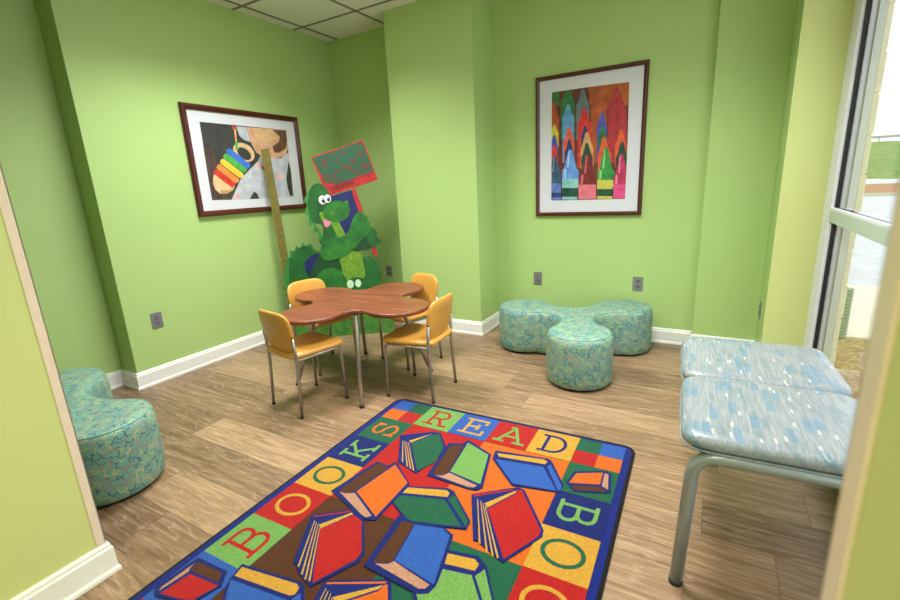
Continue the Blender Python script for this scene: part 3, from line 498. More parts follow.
# corner guards on the entrance
b = MB(); b.box((-1.7605, 0.496, 0.12), (-1.7565, 0.5235, H), M_GUARD, 0.001); b.box((-1.787, 0.5195, 0.12), (-1.7565, 0.5235, H), M_GUARD, 0.001); struct(b, 'trim_2')
b = MB(); b.box((XJ - 0.003, YJ - 0.036, 0.12), (XJ + 0.0005, YJ + 0.003, H), M_GUARD, 0.001); b.box((XJ - 0.003, YJ - 0.0005, 0.12), (XJ + 0.036, YJ + 0.003, H), M_GUARD, 0.001); struct(b, 'trim_3')

# ------------------------------------------------------------------ window
win = empty('window_1', (XW, 2.2, 0.14)); tag(win, kind='structure')
def wpart(mb, name, parent=win):
    o = mb.build(name, parent); o.matrix_parent_inverse = Matrix.Translation((-XW, -2.2, -0.14)); return o
Z0, Z1, ZM0, ZM1 = 0.14, 2.62, 0.995, 1.055
b = MB()
b.box((XW - 0.002, YR - .18, Z0), (XW + 0.03, YR, Z1), M_FRAME, 0.002)          # far upright
b.box((XW - 0.002, YJ - 0.3, Z0), (XW + 0.03, YJ - 0.2, Z1), M_FRAME, 0.002)   # near upright
b.box((XW - 0.002, YJ - 0.2, Z0), (XW + 0.03, YR - .18, Z0 + 0.06), M_FRAME, 0.002)
b.box((XW - 0.002, YJ - 0.2, Z1 - 0.06), (XW + 0.03, YR - .18, Z1), M_FRAME, 0.002)
wpart(b, 'window_frame')
b = MB(); b.box((XW - 0.004, YJ - 0.2, ZM0), (XW + 0.055, YR - .18, ZM1), M_FRAME_G, 0.002); wpart(b, 'mullion')
b = MB(); b.box((XW - 0.003, YJ - 0.2, ZM1), (XW + 0.012, YR - .18, ZM1 + 0.014), M_FRAME, 0.002); wpart(b, 'mullion_cap')
b = MB()
for z0, z1 in ((Z0 + .06, ZM0), (ZM1, Z1 - .06)):
    b.box((XW + 0.012, YR - .195, z0), (XW + 0.026, YR - .18, z1), M_BLACK)
    b.box((XW + 0.014, YJ - 0.2, z0), (XW + 0.026, YR - .195, z0 + 0.012), M_BLACK)
wpart(b, 'gasket')
b = MB()
for z0, z1 in ((Z0, ZM0), (ZM1, Z1)):
    for x0, x1, yy in ((0.030, 0.042, YR - .21), (0.042, 0.056, YR - .195), (0.056, 0.085, YR - .215)):
        b.box((XW + x0, yy, z0), (XW + x1, YR, z1), M_ALU)
wpart(b, 'outer_profile')
for z0, z1 in ((Z0 + .06, ZM0), (ZM1 + .0, Z1 - .06)):
    b = MB(); b.box((XW + 0.026, YJ - 0.2, z0), (XW + 0.030, YR - .18, z1), M_GLASS); wpart(b, 'glass_pane')

# ------------------------------------------------------------------ lights of the room
M_LAMP = emit_mat('lamp_diffuser', (1.0, 0.97, 0.93, 1), LAMP_E)
M_LAMPH = emit_mat('hall_diffuser', (1.0, 0.93, 0.80, 1), HALL_E)
M_HOUS = plain('white_enamel', (225, 226, 224), 0.4)
def troffer(x, y, w, d, mat, lab, depth, power, col):
    t = empty('ceiling_light', (x + w / 2, y + d / 2, H)); tag(t, lab, 'ceiling light', 'recessed ceiling lights')
    b = MB(); w2, d2 = w / 2, d / 2
    b.box((-w2, -d2, 0), (-w2 + .012, d2, depth), M_HOUS); b.box((w2 - .012, -d2, 0), (w2, d2, depth), M_HOUS)
    b.box((-w2 + .012, -d2, 0), (w2 - .012, -d2 + .012, depth), M_HOUS); b.box((-w2 + .012, d2 - .012, 0), (w2 - .012, d2, depth), M_HOUS)
    b.box((-w2, -d2, depth), (w2, d2, depth + .01), M_HOUS)
    b.build('housing', t)
    b = MB(); b.box((-w2 + .014, -d2 + .014, depth - .012), (w2 - .014, d2 - .014, depth - .004), mat); b.build('diffuser', t)
    la = bpy.data.lights.new('fluorescent_tubes', 'AREA'); la.shape = 'RECTANGLE'; la.size = w - .04; la.size_y = d - .04; la.energy = 1.0; la.spread = math.radians(SPREAD)
    la.color = col; la.energy = power
    lo = bpy.data.objects.new('fluorescent_tubes', la); COL.objects.link(lo); lo.parent = t; lo.location = (0, 0, depth - .016)
    return t
troffer(*LIGHTS[0], M_LAMP, 'recessed ceiling light over the play table, above the top edge of the photo', LAMP_DEPTH, LAMP_P, (1, .985, .97))
troffer(*LIGHTS[1], M_LAMP, 'recessed ceiling light over the rug and three-lobed seat, above the top edge of the photo', LAMP_DEPTH, LAMP_P, (1, .985, .97))
troffer(*HALL, M_LAMPH, 'recessed ceiling light in the entrance behind the camera', 0.03, HALL_P, (1, .86, .64))

# ------------------------------------------------------------------ rug
def build_rug():
    root = empty('alphabet_rug', (RUG_ORIGIN[0], RUG_ORIGIN[1], 0), RUG_ANGLE)
    tag(root, 'colourful rug with letter squares and scattered picture books, lying on the wood floor', 'rug')
    cu, cv = RUG_CELL; NC, NR = 6, 8
    C = {'red': (205, 28, 26), 'orange': (246, 118, 28), 'yellow': (234, 178, 62), 'green': (28, 108, 74), 'ltgreen': (132, 190, 96), 'blue': (52, 106, 200),
         'navy': (12, 36, 124), 'royal': (12, 36, 120), 'brown': (96, 52, 22), 'tan': (216, 162, 128), 'border': (14, 40, 142)}
    def mt(n): return carpet(n, C[n])
    b = MB(); bw, kw = 0.052, 0.018
    def rr(x0, y0, x1, y1, r, n=8):
        o = []
        for cx, cy, a in ((x1 - r, y1 - r, 0), (x0 + r, y1 - r, 90), (x0 + r, y0 + r, 180), (x1 - r, y0 + r, 270)):
            for k in range(n + 1):
                t = math.radians(a + 90 * k / n); o.append((cx + r * math.cos(t), cy + r * math.sin(t)))
        return o
    W_, L_ = NC * cu, NR * cv
    blk = carpet('binding', (20, 20, 22))
    b.prism(rr(-.041, -L_ - .04, W_ + .044, .026, 0.06), 0.0, 0.0075, blk)
    b.prism(rr(-.029, -L_ - .027, W_ + .029, .013, 0.05), 0.0070, 0.0080, mt('border'))
    lev = [0.0082]
    def P(i, j): return (i * cu, -j * cv)
    def poly(pts, mat, local=False):
        lev[0] += 0.00005
        q = pts if local else [P(*p) for p in pts]
        b.prism(q, 0.0078, lev[0], mat)
    def rect(i0, j0, i1, j1, mat): poly([(i0, j0), (i1, j0), (i1, j1), (i0, j1)], mat)
    # background fields
    rect(1, 1, 3, 4, mt('red')); rect(3, 1, 5, 4, mt('orange')); rect(1, 4, 3, 7, mt('brown')); rect(3, 4, 5, 7, mt('green'))
    # corner squares
    def corner(i, j, cols):
        for k, c in enumerate(cols): rect(i + .5 * (k % 2), j + .5 * (k // 2), i + .5 + .5 * (k % 2), j + .5 + .5 * (k // 2), mt(c))
    corner(0, 0, ('blue', 'green', 'orange', 'red')); corner(5, 0, ('green', 'blue', 'red', 'orange'))
    corner(0, 7, ('red', 'green', 'blue', 'orange')); corner(5, 7, ('orange', 'red', 'blue', 'green'))
    # letters, drawn as strokes in a unit square
    def arc(cx, cy, rx, ry, a0, a1, n=14): return [(cx + rx * math.cos(math.radians(a0 + (a1 - a0) * k / n)), cy + ry * math.sin(math.radians(a0 + (a1 - a0) * k / n))) for k in range(n + 1)]
    GL = {
     'B': [[(.3, .15), (.3, .85)], [(.18, .85), (.55, .85)] + arc(.55, .68, .17, .17, 80, -90)[1:] + [(.3, .51)], [(.55, .51)] + arc(.57, .33, .2, .18, 80, -90)[1:] + [(.18, .15)]],
     'O': [arc(.5, .5, .31, .36, 0, 360, 28)],
     'K': [[(.28, .15), (.28, .85)], [(.17, .85), (.4, .85)], [(.17, .15), (.4, .15)], [(.28, .42), (.74, .85)], [(.62, .85), (.84, .85)], [(.42, .55), (.76, .15)], [(.64, .15), (.88, .15)]],
     'S': [[(.74, .82), (.74, .66)], arc(.5, .66, .24, .18, 10, 180, 12) + arc(.5, .66, .24, .14, 180, 250, 6)[1:] + [(.52, .52)] + arc(.5, .33, .25, .17, 70, -170, 16), [(.26, .16), (.25, .36)]],
     'R': [[(.28, .15), (.28, .85)], [(.16, .85), (.55, .85)] + arc(.55, .67, .19, .18, 80, -90)[1:] + [(.28, .49)], [(.16, .15), (.42, .15)], [(.5, .49), (.72, .15)], [(.64, .15), (.86, .15)]],
     'E': [[(.3, .15), (.3, .85)], [(.18, .85), (.8, .85), (.8, .7)], [(.18, .15), (.84, .15), (.84, .32)], [(.3, .5), (.62, .5)], [(.62, .4), (.62, .6)]],
     'A': [[(.2, .15), (.5, .85), (.8, .15)], [(.31, .4), (.69, .4)], [(.1, .15), (.34, .15)], [(.66, .15), (.92, .15)], [(.4, .85), (.5, .85)]],
     'D': [[(.3, .15), (.3, .85)], [(.17, .85), (.5, .85)] + arc(.5, .5, .31, .35, 85, -90, 16)[1:] + [(.17, .15)]]}
    def stroke(pts, w, mat):
        n = len(pts); closed = (Vector(pts[0]) - Vector(pts[-1])).length < 1e-4
        for k in range(n - 1):
            a, c = Vector(pts[k]), Vector(pts[k + 1]); d = (c - a)
            if d.length < 1e-6: continue
            d.normalize(); nn = Vector((-d.y, d.x)) * w / 2
            ex = d * w * (0.22 if n > 3 else 0.5)
            b.prism([tuple(a + nn - ex), tuple(a - nn - ex), tuple(c - nn + ex), tuple(c + nn + ex)], 0.0080, lev[0] + 0.000005 * k, mat)
    def letter(ch, i, j, rot, bg, fg):
        rect(i, j, i + 1, j + 1, mt(bg)); lev[0] += 0.00005
        cx, cy = (i + .5) * cu, -(j + .5) * cv; c, s = math.cos(math.radians(rot)), math.sin(math.radians(rot))
        for st in GL[ch]:
            q = []
            for u, v in st:
                x, y = (u - .5) * .86 * cu, (v - .5) * .9 * cv; q.append((cx + c * x - s * y, cy + s * x + c * y))
            stroke(q, 0.0160, mt(fg)); lev[0] += 0.00002
        lev[0] += 0.00004
    for k, (ch, bg, fg) in enumerate((('S', 'green', 'orange'), ('K', 'royal', 'ltgreen'), ('O', 'yellow', 'green'), ('O', 'red', 'yellow'), ('B', 'ltgreen', 'red'))): letter(ch, 0, 1 + k, 90, bg, fg)
    rect(0, 6, 1, 7, mt('blue'))
    for k, (ch, bg, fg) in enumerate((('R', 'ltgreen', 'red'), ('E', 'blue', 'yellow'), ('A', 'red', 'ltgreen'), ('D', 'yellow', 'royal'))): letter(ch, 1 + k, 0, 0, bg, fg)
    rect(5, 1, 6, 2, mt('green'))
    for k, (ch, bg, fg) in enumerate((('B', 'royal', 'ltgreen'), ('O', 'yellow', 'green'), ('O', 'red', 'yellow'), ('K', 'ltgreen', 'red'), ('S', 'blue', 'yellow'))): letter(ch, 5, 2 + k, -90, bg, fg)
    for k, (ch, bg, fg) in enumerate((('D', 'green', 'orange'), ('A', 'yellow', 'royal'), ('E', 'red', 'ltgreen'), ('R', 'blue', 'yellow'))): letter(ch, 1 + k, 7, 180, bg, fg)
    # the picture books
    for c, pts in RUG_SHAPES:
        if c == 'stripe':
            for ln in pts:
                lev[0] += 0.00004
                a, e_ = [Vector(P(*q)) for q in ln]; d = (e_ - a).normalized(); nn = Vector((-d.y, d.x)) * 0.0032
                b.prism([tuple(a + nn * .5), tuple(a - nn * .5), tuple(e_ - nn), tuple(e_ + nn)], 0.0080, lev[0], mt('yellow'))
        else: poly(pts, mt(c))
    b.build('pile', root)
    return root
build_rug()

# ------------------------------------------------------------------ three-lobed seats
def ottoman(loc, a0, lab, nt_=0.165):
    t = empty('lobed_ottoman', (loc[0], loc[1], 0)); tag(t, lab, 'ottoman', 'three-lobed ottomans')
    R_, r_ = 0.422, 0.207
    prof = [(0.030, 0.014), (0.014, 0.017), (0.006, 0.03), (0.002, 0.07), (0.0, 0.17), (0.001, 0.28), (0.004, 0.310), (0.010, 0.326), (0.021, 0.337), (0.036, 0.342), (0.07, 0.3445)]
    rings = []
    for ins, z in prof: rings.append([(x, y, z) for x, y in lobed(3, R_, r_, nt_, a0, ins)])
    me = bpy.data.meshes.new('cushion'); n = len(rings[0])
    # arc length for the cloth's pattern
    base = rings[4]; al = [0.0]
    for i in range(n): al.append(al[-1] + (Vector(base[(i + 1) % n]) - Vector(base[i])).length)
    vl = [0.0]
    for i in range(1, len(prof)): vl.append(vl[-1] + math.hypot(prof[i][0] - prof[i - 1][0], prof[i][1] - prof[i - 1][1]))
    vs = [p for r in rings for p in r]; fs = []; uv = []
    for i in range(len(rings) - 1):
        for k in range(n):
            k2 = (k + 1) % n; fs.append((i * n + k, i * n + k2, (i + 1) * n + k2, (i + 1) * n + k))
            uv.append([(al[k], vl[i]), (al[k + 1], vl[i]), (al[k + 1], vl[i + 1]), (al[k], vl[i + 1])])
    top = [(len(rings) - 1) * n + k for k in range(n)]; fs.append(tuple(top)); uv.append([(vs[q][0] + 5, vs[q][1] + 5) for q in top])
    bot = [k for k in range(n)][::-1]; fs.append(tuple(bot)); uv.append([(vs[q][0], vs[q][1]) for q in bot])
    me.from_pydata(vs, [], fs); ul = me.uv_layers.new(name='cloth'); me.materials.append(M_OTT)
    q = 0
    for p, u in zip(me.polygons, uv):
        p.use_smooth = len(u) == 4
        for w in u: ul.data[q].uv = w; q += 1
    o = bpy.data.objects.new('cushion', me); COL.objects.link(o); o.parent = t
    b = MB(); b.rings([[(x, y, z) for x, y in lobed(3, R_, r_, nt_, a0, 0.03)] for z in (0.0, 0.016)], M_BLACK, smooth=False); b.build('plinth', t)
    # piping round the top
    b = MB(); L = [(x, y, 0.336) for x, y in lobed(3, R_, r_, nt_, a0, 0.0185)]; L.append(L[0]); L.append(L[1])
    b.tube(L, 0.0028, M_OTTP, 6, caps=False); b.build('piping', t)
M_OTTP = plain('teal_piping', (112, 168, 152), 0.6)
ottoman((-0.818, 3.168), math.radians(-71.5), 'teal ring-patterned three-lobed ottoman in full view by the back wall under the crayon picture')
ottoman((-2.715, 0.635), math.radians(-73 - 26), 'teal ring-patterned three-lobed ottoman partly hidden behind the entrance wall at the left', 0.275)

# ------------------------------------------------------------------ table
def table():
    t = empty('clover_table', (-2.057, 2.255, 0), 0); tag(t, 'low cherry-brown clover-shaped table with four metal legs', 'table')
    a0 = math.radians(-8)
    args = (4, 0.370, 0.204, 0.298, a0)
    prof = [(0.012, 0.534), (0.003, 0.5355), (0.0, 0.540), (0.0, 0.553), (0.002, 0.558), (0.006, 0.560)]
    b = MB(); b.rings([[(x, y, z) for x, y in lobed(*args, inset=i)] for i, z in prof], M_WOODTOP, smooth=True)
    o = b.build('tabletop', t)
    for p in o.data.polygons:
        if len(p.vertices) > 4: p.use_smooth = False
    feet = [(0.302, -0.391), (0.392, 0.252), (-0.327, -0.322), (-0.283, 0.340)]
    for fx, fy in feet:
        d = Vector((fx, fy, 0)).normalized(); tp = d * 0.27
        b = MB(); P = fillet([tp + Vector((0, 0, .534)) - d * .01, tp + Vector((0, 0, .52)), Vector((fx, fy, 0.012))], 0.02)
        b.tube(P, 0.0135, M_CHROME, 14); o = b.build('leg', t)
        b = MB(); b.tube([(fx, fy, 0.0), (fx, fy, 0.014)], 0.015, M_BLACK, 14); b.build('foot_cap', o)
        b = MB(); b.tube([tuple(tp + Vector((0, 0, .529))), tuple(tp + Vector((0, 0, .534)))], 0.024, M_BLACK, 18); b.build('mounting_plate', o)
table()

# ------------------------------------------------------------------ chairs
def make_chair():
    t = empty('childs_chair')
    # seat: crowned pad, wider in front
    def ring(ins, z, drop=0.0):
        o = []
        for x, y in superell(0.170, 0.182, 7, ins, 64, 0, 0.010):
            w = 1.0 + 0.06 * (y / 0.165); o.append((x * w, y, z - drop * max(0, y) ** 2 * 4))
        return o
    b = MB(); b.rings([ring(0.02, .358), ring(0.006, .360), ring(0.0, .367), ring(0.0, .377), ring(0.004, .384), ring(0.014, .3895), ring(0.035, .393), ring(0.07, .3955), ring(0.11, .397)], M_LEATHER); b.build('seat', t)
    # back pad: curved and slightly raked, its foot tucked behind the seat
    b = MB(); seg = 60
    def bring(ins, off):
        o = []
        for x, z in superell(0.163, 0.132, 4.2, ins, seg):
            zz = z + 0.132
            wid = 0.80 + 0.20 * min(1, (zz / 0.14)) - 0.0
            X = x * wid; Y = -0.128 - 0.16 * zz - 0.02 + 0.9 * X * X + off + 0.10 * max(0, 0.09 - zz)
            o.append((X, Y, 0.372 + zz))
        return o
    b.rings([bring(0.05, .0135), bring(0.02, .0125), bring(0.006, .009), bring(0.0, .003), bring(0.0, -.003), bring(0.006, -.009), bring(0.02, -.0125), bring(0.05, -.0135)], M_LEATHER); b.build('backrest', t)
    for s in (-1, 1):
        P = fillet([(s * 0.160, -0.158, 0.006), (s * 0.154, -0.140, 0.34), (s * 0.156, -0.150, 0.485)], 0.05)
        b = MB(); b.tube(P, 0.0095, M_CHROME, 12); o = b.build('leg', t)
        b = MB(); b.tube([(s * 0.160, -0.158, 0), (s * 0.160, -0.158, 0.012)], 0.011, M_BLACK, 12); b.build('foot_cap', o)
        b = MB(); b.tube([P[-1], P[-1] + Vector((0, -0.0008, 0.004))], 0.0088, M_BLACK, 12); b.build('tube_plug', o)
        P = fillet([(s * 0.168, 0.160, 0.006), (s * 0.158, 0.160, 0.349), (s * 0.156, -0.136, 0.349)], 0.03)
        b = MB(); b.tube(P, 0.0092, M_CHROME, 12); o = b.build('leg', t)
        b = MB(); b.tube([(s * 0.168, 0.160, 0), (s * 0.168, 0.160, 0.012)], 0.011, M_BLACK, 12); b.build('foot_cap', o)
    for yy in (-.12, .09):
        b = MB(); b.tube([(-.15, yy, .349), (.15, yy, .349)], .008, M_CHROME, 10); b.build('cross_bar', t)
    return t

def copy_tree(o, parent=None):
    c = o.copy(); COL.objects.link(c); c.parent = parent
    for ch in list(o.children): copy_tree(ch, c)
    return c
chair = make_chair()
CH = [(-2.12, 1.795, -10, 'ochre padded chair at the front left of the clover table, its back towards the viewer'),
      (-1.554, 2.24, 94.3, 'ochre padded chair at the front right of the clover table, side-on beside the rug corner'),
      (-1.93, 2.66, 161.2, 'ochre padded chair behind the right of the clover table, against the green column'),
      (-2.482, 2.31, -101, 'ochre padded chair behind the left of the clover table, below the measuring stick')]
for i, (x, y, a, lab) in enumerate(CH):
    c = chair if i == 0 else copy_tree(chair)
    c.location = (x, y, 0); c.rotation_euler = (0, 0, math.radians(a))
    tag(c, lab, 'chair', 'chairs round the clover table')

# ------------------------------------------------------------------ bench
def bench():
    x0, x1, y0, y1 = -0.058, 0.468, 1.365, 2.335
    t = empty('window_bench', ((x0 + x1) / 2, (y0 + y1) / 2, 0), math.radians(3.2)); tag(t, 'long bench with two pale blue-grey patterned cushions on a grey tube frame by the window', 'bench')
    cx, cy = (x0 + x1) / 2, (y0 + y1) / 2; hw = (x1 - x0) / 2; L = (y1 - y0) / 2
    for k, (ya, yb) in enumerate(((-L, 0.0), (0.0, L))):
        def ring(ins, z, ya=ya, yb=yb): return [(x, y, z) for x, y in superell(hw, (yb - ya) / 2 - 0.001, 9, ins, 96, 0, (ya + yb) / 2)]
        b = MB(); b.rings([ring(.02, .4905), ring(.006, .493), ring(0, .499), ring(-.002, .510), ring(.0, .519), ring(.005, .527), ring(.014, .533), ring(.035, .5365), ring(.09, .539)], M_BENCH)
        o = b.build('cushion', t)
        b = MB(); q = ring(-.001, .491); q += q[:2]; b.tube(q, .0035, M_BENCH, 6, caps=False)
        b.build('piping', o)
    for s in (-1, 1):
        yy = s * (L - 0.012)
        xa, xb = -hw + (.03 if s < 0 else .07), hw - .03
        P = fillet([(xa - .012, yy, .008), (xa + .008, yy, .472), (xb - .012, yy, .472), (xb, yy, .008)], 0.075, 10)
        b = MB(); b.tube(P, 0.0195, M_BTUBE, 18); o = b.build('leg_frame', t)
        for q in (xa - .012, xb):
            b = MB(); b.tube([(q, yy, 0), (q, yy, .012)], .021, M_BLACK, 18); b.build('foot_cap', o)
    b = MB()
    pass
    for x in (-hw + .07, hw - .07):
        b = MB(); b.box((x - .015, -L + .035, .454), (x + .015, L - .035, .474), M_BTUBE); b.build('rail', t)
    b = MB(); b.box((-hw + .03, -L + .03, .474), (hw - .03, L - .03, .4865), M_BLACK); b.build('seat_board', t)
bench()

# ------------------------------------------------------------------ pictures
_CH = {'c_hlblue': ((150, 190, 240), (180, 210, 248)), 'c_hlred': ((190, 70, 90), (210, 110, 120)), 'c_hlgreen': ((110, 196, 110), (150, 214, 140)), 'c_hlmag': ((226, 110, 150), (240, 150, 180)), 'c_hlsteel': ((100, 132, 160), (130, 156, 180)), 'c_gap': ((26, 16, 26), (40, 24, 30))}
def picture(name, lab, origin, ax, size, mw, matw, matwin, art, cols, flip=1):
    """ax 'x': hangs on a wall facing +x (u runs +y); 'y': on a wall facing -y (u runs +x)"""
    W_, H_ = size
    if ax == 'x': F = lambda u, v, w: (w, u, v)
    else: F = lambda u, v, w: (u, -w, v)
    t = empty(name, origin); tag(t, lab, 'picture')
    b = MB(); prof = [(0, 0), (0, .02), (.006, .028), (mw * .5, .03), (mw * .8, .022), (mw, .018), (mw, 0)]
    cor = [(-W_ / 2, 0), (W_ / 2, 0), (W_ / 2, H_), (-W_ / 2, H_)]
    cc = Vector((0, H_ / 2)); vs = []
    for i, w in prof:
        for (u, v) in cor: vs.append(F(u - math.copysign(i, u), v + (i if v < H_ / 2 else -i), w))
    fs = []
    for k in range(len(prof)):
        k2 = (k + 1) % len(prof)
        for c in range(4): fs.append((k * 4 + c, k * 4 + (c + 1) % 4, k2 * 4 + (c + 1) % 4, k2 * 4 + c))
    b.add(vs, fs, M_MAHOG); b.build('frame', t)
    b = MB(); b.prism([(-W_ / 2 + mw * .8, mw * .8), (W_ / 2 - mw * .8, mw * .8), (W_ / 2 - mw * .8, H_ - mw * .8), (-W_ / 2 + mw * .8, H_ - mw * .8)], 0.003, 0.010, M_MAT, frame=F); b.build('mat_board', t)
    u0, v0, u1, v1 = matwin
    b = MB(); lev = 0.0104
    for c, pts in art:
        lev += 0.00002
        b.prism([(u0 + (u1 - u0) * min(1, max(0, p)), v0 + (v1 - v0) * min(1, max(0, q))) for p, q in pts], 0.010, lev, painted(c, *cols[c]), frame=F)
    b.build('print', t)
    b = MB(); b.prism([(-W_ / 2 + mw * .9, mw * .9), (W_ / 2 - mw * .9, mw * .9), (W_ / 2 - mw * .9, H_ - mw * .9), (-W_ / 2 + mw * .9, H_ - mw * .9)], 0.0128, 0.0145, M_PGLASS, frame=F); b.build('glass', t)
PC = {'p_dark': ((44, 46, 48), (60, 62, 62)), 'p_brown': ((62, 44, 44), (84, 62, 56)), 'p_beige': ((206, 172, 124), (226, 196, 150)), 'p_beige2': ((176, 140, 96), (196, 160, 112)), 'p_red': ((196, 38, 34), (216, 60, 46)),
      'p_orange': ((232, 122, 50), (244, 148, 76)), 'p_yellow': ((228, 190, 50), (244, 212, 80)), 'p_green': ((58, 160, 66), (86, 186, 84)), 'p_blue': ((38, 92, 196), (66, 122, 220)),
      'p_white': ((170, 176, 188), (200, 204, 212)), 'p_shade': ((44, 44, 42), (58, 56, 52)), 'p_stick': ((214, 190, 130), (230, 120, 90)), 'p_skin': ((196, 148, 116), (216, 172, 140)), 'p_skin2': ((208, 168, 122), (222, 184, 140)),
      'p_hair': ((84, 58, 42), (112, 78, 54)), 'p_pink': ((226, 150, 142), (238, 190, 184))}
CC_ = {'c_bg': ((66, 26, 34), (110, 52, 34)), 'c_dorange': ((150, 70, 24), (184, 96, 34)), 'c_green2': ((24, 92, 50), (50, 130, 66)), 'c_rust': ((150, 62, 40), (186, 88, 44)), 'c_slate': ((74, 96, 110), (104, 124, 128)), 'c_crim': ((150, 26, 46), (190, 50, 60)),
       'c_sky': ((70, 130, 186), (104, 160, 206)), 'c_red': ((186, 28, 36), (214, 54, 52)), 'c_blue': ((46, 56, 160), (80, 96, 196)), 'c_yellow': ((176, 176, 40), (206, 196, 64)), 'c_ored': ((206, 70, 42), (228, 104, 62)), 'c_navy': ((22, 38, 88), (44, 62, 130)),
       'c_tan': ((190, 142, 86), (214, 172, 116)), 'c_dgreen': ((12, 54, 44), (28, 84, 62)), 'c_steel': ((34, 62, 92), (64, 100, 134)), 'c_peri': ((76, 100, 176), (104, 128, 200)), 'c_lblue': ((74, 130, 206), (116, 168, 232)), 'c_aqua': ((110, 176, 180), (148, 204, 204)),
       'c_maroon': ((96, 14, 32), (140, 30, 52)), 'c_pink': ((206, 92, 116), (226, 128, 146)), 'c_green': ((26, 120, 50), (52, 158, 70)), 'c_lime': ((178, 182, 66), (204, 204, 96)), 'c_mag': ((156, 24, 72), (200, 52, 104)), 'c_hot': ((206, 52, 120), (226, 84, 146)), **_CH}
# xylophone picture: y 2.055..3.125, z 1.135..1.95 ; print y 2.18..2.99, z 1.25..1.83
picture('framed_picture', 'framed print of a child playing a rainbow xylophone on the left wall', (XL + 0.001, 2.590, 1.137), 'x', (1.075, 0.812), 0.042, 0, (-0.41, 0.112, 0.40, 0.693), XYLO_ART, PC)
picture('framed_picture', 'framed print of coloured crayons standing upright on the back wall', (-0.892, YB - 0.001, 0.994), 'y', (0.826, 1.072), 0.030, 0, (-0.284, 0.123, 0.292, 0.951), CRAYON_ART, CC_)

# ------------------------------------------------------------------ outlets
def outlet(lab, loc, rz, kind='duplex', w=0.074, h=0.112):
    t = empty('wall_outlet', loc, rz); tag(t, lab, 'outlet', 'wall outlets')
    # local: faces -y
    b = MB(); b.box((-w / 2, -0.006, -h / 2), (w / 2, 0, h / 2), M_PLATE, 0.002); b.build('cover_plate', t)
    if kind == 'duplex':
        for s in (-1, 1):
            b = MB(); b.rings([[(x, -yy, z + s * .0205) for x, z in superell(.0165, .0145, 3, i, 28)] for i, yy in ((0, .0055), (0, .0078), (.002, .0085))], M_SOCK, smooth=False)
            o = b.build('socket', t)
            b = MB()
            for x in (-.006, .006): b.box((x - .0012, -.0089, s * .0205 - .001), (x + .0012, -.0084, s * .0205 + .008), M_BLACK)
            b.tube([(0, -.0084, s * .0205 - .007), (0, -.0089, s * .0205 - .007)], .0024, M_BLACK, 10); b.build('slots', o)
    else:
        b = MB(); b.tube([(0, -.0055, -.018), (0, -.011, -.018)], .009, M_SOCK, 18); b.tube([(0, -.011, -.018), (0, -.014, -.018)], .0045, M_PLATE, 12); b.build('coaxial_jack', t)
        b = MB(); b.box((-.012, -.008, .008), (.012, -.0055, .032), M_SOCK, .002); b.build('data_jack', t)
    b = MB(); b.tube([(0, -.0055, 0), (0, -.0072, 0)], .003, M_CHROME, 10); b.build('screw', t)
outlet('steel wall outlet on the left wall between the corner and the xylophone picture', (XL, 1.614, 0.449), PI / 2)
outlet('dark plate with a round jack on the back wall, left of the three-lobed ottoman middle', (-1.294, YB, 0.456), 0, 'data')
outlet('steel wall outlet on the back wall above the right lobe of the ottoman', (-0.478, YB, 0.460), 0)
outlet('small grey outlet on the dim wall right of the dragon cutout', (-2.872, YD, 0.456), 0)
outlet('outlet seen edge-on on the pillar beside the window', (XR0, 3.53, 0.375), -PI / 2)

